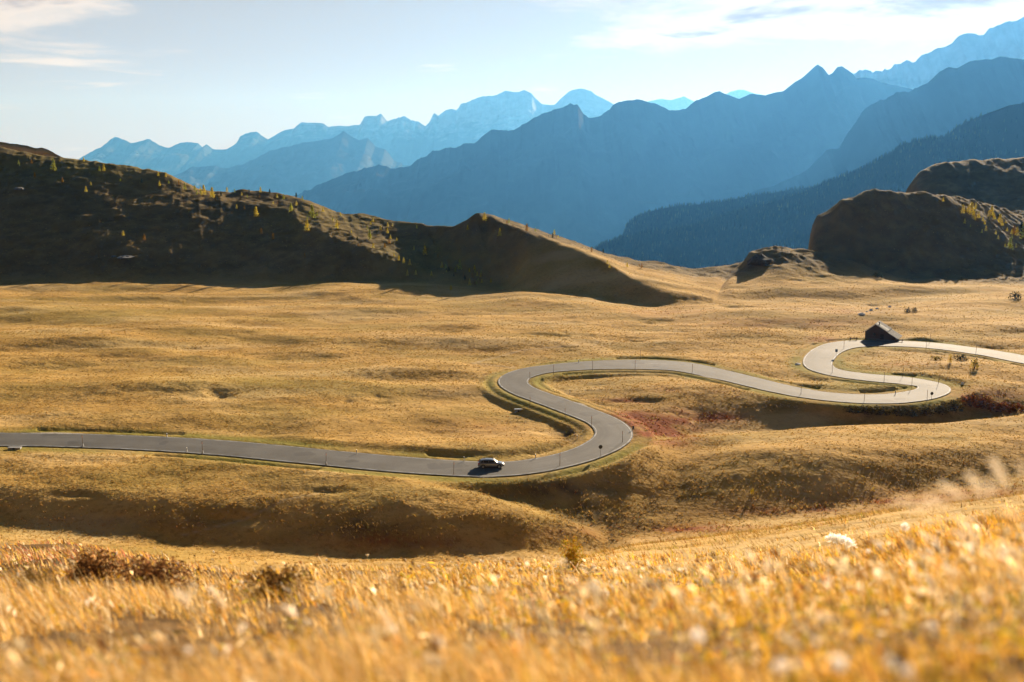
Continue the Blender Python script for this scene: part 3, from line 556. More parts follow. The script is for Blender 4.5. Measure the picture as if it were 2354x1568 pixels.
tx_ = xs_+np.cos(an_)*ln_*hs_; ty_ = ys_+np.sin(an_)*ln_*hs_; tz_ = zs_+hs_*(1-.35*ln_); HV = []; hc = pick([(.85,.70,.45), (.55,.32,.10), (.25,.11,.04), (.92,.82,.66)], m_s, [4, 2, 1, 2])
for q in range(5):
    hl = rng.uniform(.02, .05, m_s); hw = np.maximum(.006, ys_*.0011); pa = rng.random(m_s)*6.28; ex = tx_+rng.normal(0, .012, m_s)+np.cos(an_)*hl*.6; ey = ty_+rng.normal(0, .012, m_s); ez = tz_+hl*.7
    HV.append(np.stack([np.stack([tx_-np.cos(an_)*hl*.4, ty_, tz_-hl*.6], 1), np.stack([(tx_+ex)/2+np.cos(pa)*hw, (ty_+ey)/2+np.sin(pa)*hw, (tz_+ez)/2], 1), np.stack([ex, ey, ez], 1), np.stack([(tx_+ex)/2-np.cos(pa)*hw, (ty_+ey)/2-np.sin(pa)*hw, (tz_+ez)/2], 1)], 1).reshape(-1, 3))
HV = np.concatenate(HV); HF = np.arange(len(HV)).reshape(-1, 4)+len(V)
tag(npmesh('grass_stalks', np.concatenate([V, HV]), np.concatenate([Fq, HF]), M_GRASS, attrs={'tint': np.concatenate([Tn, np.tile(np.repeat(hc, 4, 0), (5, 1))])}), 'thin dry stalks with seeding tips standing above the grass', kind='stuff')
# low leafy plants among the grass
n = 22000
yy = np.exp(rng.uniform(np.log(1.9), np.log(27), n)); aa = rng.uniform(-.66, .66, n); xx = aa*yy
pn = fbm(xx/.5, yy/.5, 3, 541)+.55*np.clip(aa*1.5, -.5, .8); k_ = (pn > .12) & (yy < np.interp(aa, [-.6, 0, .15, .3, .5], [27, 24, 15, 9, 6.5])); xx, yy = xx[k_], yy[k_]; n = len(xx)
z0 = height(xx, yy)+rng.uniform(.0, .26, n)*np.clip(.4+yy/12, .4, 1); sz = rng.uniform(.005, .014, n)*np.clip(yy/5, 1, 2.2)
u = rng.standard_normal((n, 3)); u /= np.linalg.norm(u, axis=1)[:, None]; v = np.cross(u, rng.standard_normal((n, 3))); v /= np.linalg.norm(v, axis=1)[:, None]
c0_ = np.stack([xx, yy, z0], 1); s_ = sz[:, None]
V = np.stack([c0_-u*s_*2.4, c0_+v*s_*.5, c0_+u*s_*2.4, c0_-v*s_*.5], 1).reshape(-1, 3); Fq = np.arange(4*n).reshape(n, 4)
tint = pick([(.72,.40,.02), (.60,.24,.03), (.45,.38,.03), (.80,.66,.42), (.12,.055,.02)], n, [4, 1, 2.6, 3, 1.6])
tag(npmesh('low_plants', V, Fq, foliage_mat('autumn_leaf', .45), attrs={'tint': np.repeat(tint, 4, 0)}), 'yellow and orange leafy plants among the near grass', kind='stuff')
# tussocks over the meadow and hills
wr = np.where(yr < 31, .6, np.where(yr < 130, 1.3, np.where(yr < 300, 1.0, .55))); wr[yr > 790] = 0
pr = np.repeat(wr, nc).reshape(nr, nc)*np.where(YY > np.interp(ac, [-.6, 0, .15, .3, .5], [31, 31, 19, 11, 8])[None], 1, 0)*((np.abs(ac) < .66)[None]); rr = rng.choice(nr*nc, 210000, p=(pr/pr.sum()).ravel())
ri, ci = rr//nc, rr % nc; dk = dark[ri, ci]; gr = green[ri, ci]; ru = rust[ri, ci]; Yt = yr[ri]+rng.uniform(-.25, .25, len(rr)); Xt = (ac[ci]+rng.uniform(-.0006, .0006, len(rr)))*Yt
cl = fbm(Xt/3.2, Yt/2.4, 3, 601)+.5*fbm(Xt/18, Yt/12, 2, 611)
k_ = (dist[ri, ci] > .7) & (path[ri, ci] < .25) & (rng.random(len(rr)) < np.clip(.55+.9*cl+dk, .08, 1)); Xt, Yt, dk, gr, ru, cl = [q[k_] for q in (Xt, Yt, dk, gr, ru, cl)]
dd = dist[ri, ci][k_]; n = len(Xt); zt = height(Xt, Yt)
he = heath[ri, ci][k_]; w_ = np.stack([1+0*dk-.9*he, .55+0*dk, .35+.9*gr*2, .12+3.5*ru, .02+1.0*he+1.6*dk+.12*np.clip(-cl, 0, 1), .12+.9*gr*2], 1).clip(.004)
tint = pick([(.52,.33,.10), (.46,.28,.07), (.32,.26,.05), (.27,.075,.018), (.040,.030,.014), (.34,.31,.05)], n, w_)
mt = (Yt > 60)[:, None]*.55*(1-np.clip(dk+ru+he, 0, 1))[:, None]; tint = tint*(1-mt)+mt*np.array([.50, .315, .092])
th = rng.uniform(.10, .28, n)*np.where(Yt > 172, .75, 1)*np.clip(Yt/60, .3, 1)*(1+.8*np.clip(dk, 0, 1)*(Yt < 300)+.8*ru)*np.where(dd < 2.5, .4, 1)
B = []; Tt = []
for q in range(4):
    an = rng.random(n)*2*np.pi; sp = rng.uniform(.05, .26, n)*(1+1.2*np.clip(dk, 0, 1)); bx = Xt+np.cos(an)*sp*.8; by = Yt+np.sin(an)*sp*.8; wd = rng.uniform(.05, .13, n)*np.clip(Yt/200, .12, 1.6)
    tx = bx+rng.normal(-.12, .12, n); ty = by+rng.normal(0, .1, n); pa = an+np.pi/2+rng.normal(0, .5, n)
    B.append(np.stack([np.stack([bx-np.cos(pa)*wd, by-np.sin(pa)*wd, zt-.06], 1), np.stack([bx+np.cos(pa)*wd, by+np.sin(pa)*wd, zt-.06], 1), np.stack([tx, ty, zt+th*rng.uniform(.6, 1.1, n)], 1)], 1).reshape(-1, 3)); Tt.append(np.repeat(tint, 3, 0))
V = np.concatenate(B); tag(npmesh('meadow_grass', V, np.arange(len(V)).reshape(-1, 3), foliage_mat('meadow_tussock', .35), attrs={'tint': np.concatenate(Tt)}), 'tussocks of golden grass and heather over the pass meadow', kind='stuff')

# ------------------------------------------------------------------ conifers of the far forest
def cone_forest(name, label, rg, n, hrange, ymax=None, lo=0.0, hi=.95, xlim=None, mat=None, dens=None):
    x, Yg, zz, tt = rg; t = rng.random(n)**1.15*(hi-lo)+lo; xi = rng.random(n)*(len(x)-1)
    if xlim: xi = np.interp(rng.uniform(xlim[0], xlim[1], n), x, np.arange(len(x)))
    ti = np.interp(t, tt, np.arange(len(tt))); a, b = ti.astype(int), xi.astype(int); a = a.clip(0, len(tt)-2); b = b.clip(0, len(x)-2); fa, fb = ti-a, xi-b
    bl_ = lambda G: G[a, b]*(1-fa)*(1-fb)+G[a+1, b]*fa*(1-fb)+G[a, b+1]*(1-fa)*fb+G[a+1, b+1]*fa*fb
    X_ = np.interp(xi, np.arange(len(x)), x); Y_ = bl_(Yg); Z_ = bl_(zz)
    if dens is not None:
        k = rng.random(n) < dens(X_, Y_, Z_, t); X_, Y_, Z_ = X_[k], Y_[k], Z_[k]; n = len(X_)
    h = rng.uniform(*hrange, n)*(1+.25*fbm(X_/90, Y_/90, 2, 9)); V = []; Fs = []; s = 5
    for lv, (zb, zt_, r) in enumerate([(.05, .55, .24), (.35, .8, .17), (.6, 1.05, .10)]):
        ph = rng.random(n)*6.28
        ring = [np.stack([X_+np.cos(ph+2*np.pi*i/s)*r*h*rng.uniform(.75, 1.2, n), Y_+np.sin(ph+2*np.pi*i/s)*r*h*rng.uniform(.75, 1.2, n), Z_+zb*h], 1) for i in range(s)]
        V.append(np.stack(ring+[np.stack([X_, Y_, Z_+zt_*h], 1)], 1).reshape(-1, 3)); b0 = lv*n*(s+1)+np.arange(n)*(s+1)
        Fs += [np.stack([b0+i, b0+(i+1) % s, b0+s], 1) for i in range(s)]
    tint = pick([(.022,.036,.018), (.030,.044,.02), (.075,.075,.022), (.04,.05,.02)], n, [5, 3, .8, 2])
    return tag(npmesh(name, np.concatenate(V), np.concatenate(Fs), mat, attrs={'tint': np.tile(np.repeat(tint, s+1, 0), (3, 1))}), label, kind='stuff')
M_CON = foliage_mat('conifer_needles', .25)
xr = fr[0]
cone_forest('forest', 'dense conifer forest covering the near ridge on the right', fr, 42000, (11, 19), lo=-.03, hi=.75, mat=M_CON, dens=lambda X_, Y_, Z_, t: np.clip(1-sst(ray(2180, 300)[0]*4000, ray(2290, 300)[0]*4000, X_)*.93, 0, 1))
cone_forest('forest', 'conifer wood on the knoll behind the near ridge', fr2, 13000, (12, 20), lo=-.03, hi=.7, mat=M_CON)

# ------------------------------------------------------------------ larches
M_BARK = simple('larch_bark', (.10, .07, .05), .9, noise=.3)
def leafcloud(nm, n, shape, size, tint, w, parent, mat, seed):
    g = np.random.default_rng(seed); P_ = shape(g, n); n = len(P_); u = g.standard_normal((n, 3)); u /= np.linalg.norm(u, axis=1)[:, None]
    v = np.cross(u, g.standard_normal((n, 3))); v /= np.linalg.norm(v, axis=1)[:, None]; s = (size*g.uniform(.5, 1.4, n))[:, None]
    V = np.stack([P_-u*s, P_+v*s*.6, P_+u*s, P_-v*s*.6], 1).reshape(-1, 3)
    return npmesh(nm, V, np.arange(4*n).reshape(n, 4), mat, parent=parent, attrs={'tint': np.repeat(pick(tint, n, w), 4, 0)})
def conic(g, n, r=.24):
    t = g.random(n)**.75; a = g.random(n)*6.28; t = t*.95
    lay = .75+.35*np.sin(t*34+g.random()*6)+.2*np.sin(a*3+t*9); q = r*(1-t)**.85*lay*g.random(n)**.4+.012
    return np.stack([np.cos(a)*q, np.sin(a)*q, .12+t*.88-.10*q/r*(1-t)], 1)
M_LARCH = foliage_mat('larch_needles', .45); M_SHR = foliage_mat('shrub_leaf', .3)
LARCH = {}
for kind, tnt in (('gold', [(.74,.62,.08), (.62,.56,.09), (.78,.54,.06)]), ('green', [(.48,.50,.08), (.55,.52,.09), (.34,.36,.06)]), ('orange', [(.45,.22,.03), (.40,.26,.04), (.3,.16,.03)]), ('dark', [(.04,.055,.02), (.06,.07,.025), (.03,.04,.02)])):
    e = empty('larch_tree', (0, 0, 0)); m_ = MB(); m_.tube((0,0,-.06), (0,0,.9), .022, .004, 6)
    for i in range(7): a = i*2.4; z = .2+i*.09; m_.tube((0,0,z), (math.cos(a)*.17*(1-z), math.sin(a)*.17*(1-z), z-.02), .006, .002, 4)
    m_.build('trunk', M_BARK, e); leafcloud('crown', 520, conic, .042, tnt, [1]*3, e, M_LARCH, 40+len(LARCH)); LARCH[kind] = e
used = set()
def plant(proto, key, xd, yd, hd, label, cat, group, wid=1., ymin=130, name=None):
    p = hit(xd, yd, ymin); hgt = hd*DS/F*dist_c(p)*1.3
    o = proto if key not in used else copy_tree(proto); used.add(key)
    o.location = p-Vector((0, 0, .05)); o.rotation_euler = (0, 0, random.random()*6.28); o.scale = (hgt*wid, hgt*wid, hgt)
    return tag(o, label, cat, group)
TL = [(124,394,22,'green'),(95,357,16,'gold'),(80,408,10,'orange'),(144,420,10,'orange'),(198,442,11,'gold'),(209,428,8,'gold'),(239,394,13,'gold'),(193,372,8,'gold'),(364,406,9,'gold'),(367,428,10,'gold'),(381,408,9,'gold'),(411,426,9,'orange'),(425,437,13,'green'),
(469,450,20,'gold'),(488,457,21,'gold'),(507,438,13,'dark'),(562,433,10,'dark'),(599,443,11,'gold'),(620,447,10,'dark'),(589,500,20,'gold'),(544,481,9,'gold'),(562,483,8,'orange'),(669,488,17,'green'),(718,503,25,'green'),(706,532,22,'gold'),(774,527,17,'gold'),(681,455,10,'dark'),(652,459,11,'green'),(695,461,9,'green'),
(284,543,10,'gold'),(332,554,13,'orange'),(601,541,13,'orange'),(701,595,11,'orange'),(628,552,13,'orange'),(850,550,18,'green'),(895,562,12,'orange'),(875,529,9,'gold'),(891,537,10,'gold'),(906,590,7,'gold'),(917,601,11,'gold'),(928,607,12,'gold'),(942,611,12,'gold'),(937,636,12,'gold'),(956,633,10,'gold'),(992,635,10,'gold'),
(977,588,18,'gold'),(1057,623,21,'green'),(1016,617,12,'gold'),(1080,658,14,'gold'),(1092,656,10,'orange'),(1037,668,10,'gold'),(1106,633,9,'green'),(1075,529,10,'gold'),(1149,545,16,'gold'),(1114,510,17,'gold'),(1170,514,10,'green'),(1211,533,15,'orange'),(1252,531,8,'gold'),(1274,540,10,'gold'),(1296,545,7,'gold'),(1360,580,10,'orange'),(1396,607,8,'gold'),(1401,617,8,'gold'),(1442,615,9,'gold'),(1475,617,10,'orange'),
(2168,465,9,'gold'),(2213,492,17,'gold'),(2232,497,25,'gold'),(2238,505,14,'gold'),(2249,503,14,'gold'),(2243,478,10,'gold'),(2279,497,19,'gold'),(2285,506,13,'gold'),(2273,501,14,'gold'),(2298,513,17,'gold'),(2303,520,12,'gold'),(2331,540,17,'orange'),(2337,543,17,'gold'),(2325,540,10,'gold'),(2266,533,11,'gold'),(2257,537,8,'gold'),(2294,551,9,'gold'),(2289,540,8,'gold'),(2310,569,7,'gold'),(2321,574,22,'green'),(2335,571,9,'gold'),(2346,545,27,'dark'),(2352,552,32,'green'),(2315,533,9,'gold'),(2259,510,9,'gold'),(2226,490,15,'gold')]
SPECIAL = {(718,503):'largest yellow-green larch high on the left hill ridge', (706,532):'cone-shaped golden larch alone just below the left ridge shadow line', (124,394):'tallest pale green larch near the top left of the dark hill', (507,438):'single dark pointed conifer on the left skyline', (2321,574):'lone slender green larch at the shaded foot of the right hill', (1149,545):'small golden larch alone on the dark face right of the middle peak', (1057,623):'tall green larch at the foot of the sunlit spur', (1037,668):'golden shrubby larch alone on the meadow mound under the spur', (2352,552):'tall green larch cut by the right edge of the picture', (2346,545):'dark spruce beside the tall larch at the right edge', (198,442):'lowest golden larch of the few on the upper left dark slope'}
GL = {'gold': 'golden larch', 'green': 'yellow-green larch', 'orange': 'orange larch', 'dark': 'dark green conifer'}
for xd, yd, hd, kd_ in TL:
    if xd > 2100: where, g_ = 'on the sunlit shoulder of the far right hill', 'larches on the right hill'
    elif xd < 430: where, g_ = 'scattered on the top of the far left hill', 'larches on the left hill'
    elif xd < 860: where, g_ = 'on the upper ridge of the left hill', 'larches on the left hill'
    elif xd < 1110: where, g_ = 'on the sunlit spur descending to the meadow', 'larches on the sunlit spur'
    else: where, g_ = 'along the crest right of the middle peak', 'larches on the middle crest'
    plant(LARCH[kd_], kd_, xd, yd, hd, SPECIAL.get((xd, yd), f'small {GL[kd_]} {where}'), 'tree', g_, wid=1.15, ymin=380)
for i in range(95):
    q = random.random()
    if q < .45: xd = random.uniform(430, 1000); top = np.interp(xd, [430,600,760,900,1000], [432,442,484,508,520]); bot = np.interp(xd, [430,600,760,900,1000], [440,500,545,600,640]); yd = top+4+(bot-top)*random.random()**1.3; g_ = 'larches on the left hill'; wh = 'among the many on the lit ridge of the left hill'
    elif q < .6: xd = random.uniform(1000, 1130); yd = random.uniform(590+.3*(xd-1000), 655); g_ = 'larches on the sunlit spur'; wh = 'among the many low on the sunlit spur'
    elif q < .8: xd = random.uniform(1150, 1500); yd = np.interp(xd, [1150,1200,1300,1400,1500], [503,516,551,587,612])+random.uniform(0, 9); g_ = 'larches on the middle crest'; wh = 'among the many on the crest right of the middle peak'
    elif q < .88: xd = random.uniform(20, 400); yd = np.interp(xd, [0,100,200,300,400], [345,364,376,388,410])+random.uniform(0, 34); g_ = 'larches on the left hill'; wh = 'among the few on the far left hilltop'
    else: xd = random.uniform(2200, 2354); yd = np.interp(xd, [2200,2354], [468,520])+random.uniform(0, 45); g_ = 'larches on the right hill'; wh = 'among the many on the shoulder of the right hill'
    kd_ = random.choice(['gold', 'gold', 'green', 'green', 'orange', 'dark'])
    plant(LARCH[kd_], kd_, xd, yd, random.uniform(5, 10), f'tiny {GL[kd_]} {wh}', 'tree', g_, wid=1.2, ymin=380)

ONES = 'first second third fourth fifth sixth seventh eighth ninth tenth eleventh twelfth thirteenth fourteenth fifteenth sixteenth seventeenth eighteenth nineteenth'.split()
def ordinal(i):
    if i == 0: return 'leftmost'
    if i < 19: return ONES[i]+' from the left'
    t_, o_ = divmod(i+1, 10); tn_ = ['twenty', 'thirty', 'forty', 'fifty', 'sixty', 'seventy', 'eighty', 'ninety'][t_-2]
    return (tn_[:-1]+'ieth' if o_ == 0 else tn_+'-'+ONES[o_-1])+' from the left'
PLACE = {'larches on the right hill': 'on the right hill', 'larches on the left hill': 'on the left hill', 'larches on the sunlit spur': 'on the sunlit spur', 'larches on the middle crest': 'on the middle crest'}
for g_, wh in PLACE.items():
    mem = sorted([o for o in col.objects if o.get('group') == g_ and o.get('category') == 'tree'], key=lambda o: o.location.x/o.location.y)
    for i, o in enumerate(mem):
        if o['label'] in SPECIAL.values(): continue
        kd_ = next(k_ for k_ in ('yellow-green larch', 'golden larch', 'orange larch', 'dark green conifer') if k_ in o['label'])
        o['label'] = f"small {kd_}, {ordinal(i)} of the trees {wh}"

# ------------------------------------------------------------------ shrubs
def ball(g, n):
    a = g.random(n)*6.28; t = g.random(n); r = (.35+.65*g.random(n)**.4)*(1+.25*np.sin(a*3)); el = t*1.4
    return np.stack([np.cos(a)*r*np.cos(el)*.5, np.sin(a)*r*np.cos(el)*.5, np.sin(el)*r*.9+.03], 1)
def shrub(name, label, cat, xd, yd, wd_, hd, tnt, n=300, ymin=130, group=None):
    fine = n >= 600; n = 3200 if fine else n
    p = hit(xd, yd, ymin); e = empty(name, p-Vector((0, 0, .05))); sc = DS/F*dist_c(p); m_ = MB()
    for i in range(5): a = i*1.3; m_.tube((0,0,-.1), (math.cos(a)*.22, math.sin(a)*.22, .6), .03, .008, 5)
    m_.build('stem', M_BARK, e); leafcloud('foliage', n, ball, .028 if fine else .07, tnt, [1]*len(tnt), e, M_SHR, int(xd)); e.scale = (wd_*sc, wd_*sc*.8, hd*sc*1.1); return tag(e, label, cat, group)
DG = [(.025,.035,.012), (.04,.045,.015), (.015,.02,.01)]; YG = [(.55,.42,.03), (.45,.38,.04), (.6,.35,.03)]
shrub('shrub', 'dark rounded bush alone in the meadow at the right edge', 'shrub', 2335, 686, 28, 15, DG)
shrub('shrub', 'left one of the two dark bushes above the hut', 'shrub', 2086, 718, 16, 10, DG)
shrub('shrub', 'right one of the two dark bushes above the hut', 'shrub', 2102, 718, 17, 10, DG)
shrub('shrub', 'flat dark bush inside the bend right of the hut', 'shrub', 2209, 828, 36, 11, DG)
shrub('shrub', 'low dark bush on the slope of the grassy mound', 'shrub', 2018, 638, 26, 11, DG)
shrub('shrub', 'bushy bright yellow shrub with dark base below the far road', 'shrub', 2240, 846, 20, 22, YG+DG[:1])
shrub('shrub', 'slim yellow shrub left of the flat dark bush', 'shrub', 2184, 834, 9, 18, YG)
shrub('shrub', 'low brown and yellow bush left of the slim yellow shrub', 'shrub', 2152, 828, 30, 9, [(.14,.10,.03), (.5,.38,.04), (.06,.05,.02)])
shrub('shrub', 'tiny yellow bush on the dark slope above the gully', 'shrub', 1729, 1137, 9, 14, YG)
shrub('shrub', 'tiny yellow bush in the shadow of the gully right', 'shrub', 2007, 1130, 7, 9, YG)
shrub('shrub', 'blurred bright yellow bush at the edge of the near slope', 'shrub', 1312, 1325, 66, 84, YG+[(.6,.3,.05)], 700, 5)
shrub('shrub', 'dark clump of heather left of centre on the near slope', 'shrub', 640, 1372, 170, 70, [(.08,.045,.018), (.26,.12,.035), (.34,.20,.05)], 800, 5, 'dark heather clumps on the near slope')
shrub('shrub', 'dark clump of heather nearest the left edge', 'shrub', 80, 1366, 120, 60, [(.08,.05,.02), (.22,.13,.04), (.32,.2,.05)], 600, 5, 'dark heather clumps on the near slope')
shrub('shrub', 'brown and dark clump of heather behind the pale grass', 'shrub', 215, 1338, 140, 70, [(.20,.09,.03), (.42,.20,.06), (.10,.05,.02)], 700, 5, 'dark heather clumps on the near slope')
shrub('shrub', 'round russet clump of heather between two darker ones', 'shrub', 350, 1356, 180, 72, [(.40,.20,.07), (.14,.07,.03), (.28,.13,.05)], 800, 5, 'dark heather clumps on the near slope')
for i, (xd, yd, w_, h_) in enumerate([(1960,948,40,14),(1990,950,38,16),(2025,955,42,18),(2060,957,44,19),(2095,957,44,20),(2130,955,42,20),(2162,952,40,20),(2195,946,44,24)]):
    shrub('shrub', ['leftmost dark bush', 'second dark bush from the left', 'third dark bush from the left', 'fourth dark bush from the left', 'fifth dark bush from the left', 'sixth dark bush from the left', 'second rightmost dark bush', 'rightmost and tallest dark bush'][i]+' on the bank below the far hairpin', 'shrub', xd, yd, w_, h_, [(.05,.045,.02), (.03,.03,.015), (.12,.085,.03), (.16,.12,.04)], 420, 190, 'dark bushes under the hairpin')
for i, (xd, yd, w_, h_) in enumerate([(2230,935,50,26),(2262,938,60,26),(2300,946,60,22),(2335,945,50,18)]):
    shrub('shrub', ['leftmost russet bush', 'second russet bush from the left', 'third russet bush from the left', 'russet bush nearest the right edge'][i]+' right of the far hairpin', 'shrub', xd, yd, w_, h_, [(.24,.075,.03), (.16,.05,.02), (.08,.04,.02), (.2,.1,.03)], 420, 190, 'russet bushes right of the hairpin')

# ------------------------------------------------------------------ rocks and concrete
M_ROCK = simple('pale_limestone', (.75, .73, .70), .9, noise=.2, scale=3); M_CONC = simple('weathered_concrete', (.45, .45, .44), .9, noise=.2, scale=4)
M_GREY = simple('lichen_grey_rock', (.16, .155, .15), .95, noise=.4, scale=1)
def rock(label, xd, yd, wd_, hd, ymin=130, mat=M_ROCK, name='boulder', cat='rock'):
    p = hit(xd, yd, ymin); sc = DS/F*dist_c(p); g = np.random.default_rng(int(xd*7+yd)); a = np.linspace(0, 6.283, 11)[:-1]; V = []
    for el in (-.3, .1, .5, 1.0, 1.4): V.append(np.stack([np.cos(a)*math.cos(el)*.5, np.sin(a)*math.cos(el)*.5, np.full(10, math.sin(el)*.9)], 1)*g.uniform(.75, 1.15, (10, 1)))
    V = np.concatenate(V); V = np.concatenate([V, [[0, 0, .9]]])*[wd_*sc, wd_*sc*1.1, hd*sc*.8]; m_ = MB()
    m_.poly(V, [(r*10+i, r*10+(i+1) % 10, (r+1)*10+(i+1) % 10, (r+1)*10+i) for r in range(4) for i in range(10)]+[(40+i, 40+(i+1) % 10, 50) for i in range(10)])
    o = m_.build(name, mat, bevel=.02); o.location = p; return tag(o, label, cat)
rock('biggest white rock of the stream above the hut', 1981, 723, 17, 6); rock('white rock above and right of the biggest stream rock', 2003, 714, 9, 6)
rock('small white rock in the middle of the stream line', 2016, 710, 8, 4); rock('white rock at the upper end of the stream line', 2045, 706, 8, 5)
rock('low pale rock between the stream rocks', 1993, 717, 7, 3); rock('grey rock in the grass left of the upper bend', 1834, 838, 15, 5)
rock('round white stone outside the far hairpin', 2212, 884, 8, 8); rock('grey stone outcrop upper left on the dark hill', 45, 435, 26, 7, 380, M_GREY); rock('grey stone outcrop low on the dark left hill', 290, 592, 40, 6, 380, M_GREY)
rock('small pale stone at the left end of the grey outcrop', 262, 590, 14, 4, 380, M_GREY)
rock('dark rock ledge at the left end of the grassy mound', 1745, 604, 60, 26, 400, simple('dark_rock', (.07, .055, .04), .95, noise=.4, scale=1), 'rock_outcrop')
def block(name, label, cat, xd, yd, l, w_, h, rz=0, mat=M_CONC, pipe=True):
    p = hit(xd, yd, 140); e = empty(name, p, rz); m_ = MB(); m_.box(-l/2, l/2, -w_/2, w_/2, -.4, h); m_.build('headwall', mat, e, bevel=.05)
    m_ = MB(); m_.box(-l/2-.1, l/2+.1, -w_/2-.1, w_/2+.1, h+.003, h+.16); m_.build('cap', mat, e, bevel=.04)
    if pipe: m_ = MB(); m_.tube((0, -w_/2-.25, h*.35), (0, -w_/2+.1, h*.35), .22, n=14); m_.build('pipe', simple('pipe', (.1,.1,.1), .8), e)
    return tag(e, label, cat)
block('culvert', 'low white concrete culvert by the road at the left edge', 'culvert', 34, 1033, 2.2, .5, .22)
block('culvert', 'grey concrete culvert in the ditch left of the first bend', 'culvert', 1192, 945, 1.6, .6, .28, mat=simple('bluish_concrete', (.30, .34, .38), .8, noise=.2))

# ------------------------------------------------------------------ snow poles and signs
M_WOOD = simple('pole_wood', (.20, .14, .09), .85, noise=.3, scale=8); M_RED = simple('faded_orange_paint', (.50, .20, .09), .7, noise=.2); M_WHT = simple('white_paint', (.78, .78, .76), .6, noise=.1); M_STEEL = simple('galvanised_steel', (.30, .31, .33), .5, metal=.6, noise=.15); M_BACK = simple('grey_sign_back', (.05, .06, .08), .5, noise=.1)
pole = empty('snow_pole', (0, 0, 0)); MB().tube((0,0,-.3), (0,0,1.9), .05, .045).build('post', M_WOOD, pole, True)
MB().tube((0,0,1.903), (0,0,2.25), .05, .05).build('reflector_band', M_RED, pole, True); MB().tube((0,0,2.253), (0,0,2.45), .045, .04).build('tip', M_WOOD, pole, True)
post = empty('marker_post', (0, 0, 0)); MB().prism([(-.07,-.2), (.07,-.2), (.07,.9), (-.07,1.0)], -.05, .05).build('post', M_WHT, post); MB().box(-.073, .073, -.053, .053, .62, .80).build('reflector_band', M_BACK, post)
cone_ = lambda: None
PL = [(191,1029,'tall pole on a white base nearest the left edge'),(466,1045,'tall pole on a white base, second along the near road'),(750,1072,'tall pole on a small base before the car'),(1043,1094,'tall pole just behind the car on the near verge'),(1287,1073,'tall pole on the near verge in front of the car'),(1431,1020,'tall pole inside the lower hairpin end'),(1359,984,'orange topped pole on the road edge above the lower hairpin'),(1299,967,'pole between the two hairpins on the left verge'),(1218,938,'pole under the upper left hairpin'),(1218,878,'pole at the inside of the upper left hairpin'),(1272,861,'pole left along the inside of the wide bend'),(1362,852,'pole in the middle of the inside of the wide bend'),(1460,851,'pole inside the wide bend near the white mark'),(1472,826,'pole beyond the wide bend casting a dark shadow'),(1591,860,'pole where the road leaves the wide bend'),
      (1841,909,'pole on the near verge before the far hairpin'),(1986,927,'tallest dark pole on the lower verge of the far hairpin'),(2131,921,'pole beside the round sign of the far hairpin'),(2096,892,'pole at the inside end of the far hairpin'),(2032,880,'pole on the inner verge of the far hairpin'),(2075,868,'pole behind the far hairpin in the bright grass'),(2157,884,'pole on the outer lane of the far hairpin'),(2129,802,'pole right of the hut on the near verge'),(2138,788,'pole right of the hut on the far verge'),(2243,815,'pole on the near verge of the far right road'),(1940,803,'short dark pole left of the hut'),(1913,859,'pole under the blue sign bend')]
first = True
for xd, yd, lb in PL:
    p = hit(xd, yd, 140); o = pole if first else copy_tree(pole); first = False; o.location = p; o.rotation_euler = (R(random.uniform(-2, 2)), R(random.uniform(-2, 2)), 0); tag(o, lb, 'road pole', 'snow poles along the road')
for xd, yd in [(191,1029),(466,1045),(750,1072)]:
    p = hit(xd, yd, 140); lb = {191: 'white concrete cone round the leftmost pole', 466: 'white concrete cone round the second pole', 750: 'small pale concrete cone round the pole before the car'}[xd]
    tag(MB().tube((0,0,-.2), (0,0,.75), .26, .10, 10).build('pole_base', M_CONC, None, True), lb, 'base', 'concrete cones of the poles').location = p+Vector((0, -.02, 0))
first = True
for xd, yd, lb in [(384,1008,'short white post on the far verge at left'),(820,1046,'short white post on the far verge before the car'),(1067,1063,'white post on the far verge just behind the car'),(1231,1057,'white post on the far verge ahead of the car'),(430,1041,'short white post left of the second tall pole'),(1327,1012,'short white post inside the lower hairpin'),(1330,835,'pale post above the wide bend'),(2058,909,'white post inside the far hairpin'),(1310,905,'small white post on the inner grass of the upper hairpin')]:
    p = hit(xd, yd, 140); o = post if first else copy_tree(post); first = False; o.location = p; tag(o, lb, 'marker post', 'short white marker posts')
def sign(name, label, xd, yd, h, kind, rz, mat):
    p = hit(xd, yd, 140); e = empty(name, p, rz); MB().tube((0,0,-.3), (0,0,h), .035).build('post', M_STEEL, e, True)
    if kind == 'round': MB().tube((0,-.06,h-.3), (0,-.045,h-.3), .36, n=20).build('plate', mat, e)
    else: MB().box(-.3, .3, -.06, -.045, h-.75, h).build('plate', mat, e, bevel=.01)
    m_ = MB(); m_.box(-.12, .12, -.043, .04, h-.5, h-.44); m_.build('bracket', M_STEEL, e); return tag(e, label, 'road sign')
sign('road_sign', 'dark backed oval sign on the verge of the lower hairpin', 1380, 1053, 2.3, 'round', .2, M_BACK)
sign('road_sign', 'dark backed round sign inside the far hairpin', 2141, 919, 1.7, 'round', .1, M_BACK)
sign('road_sign', 'blue sign on a post at the upper bend left of the hut', 1922, 822, 2.2, 'rect', -.3, simple('blue_sign', (.02, .06, .16), .5))
sign('road_sign', 'small dark sign at the right corner of the lower hairpin', 1455, 991, 1.0, 'rect', .8, M_BACK)

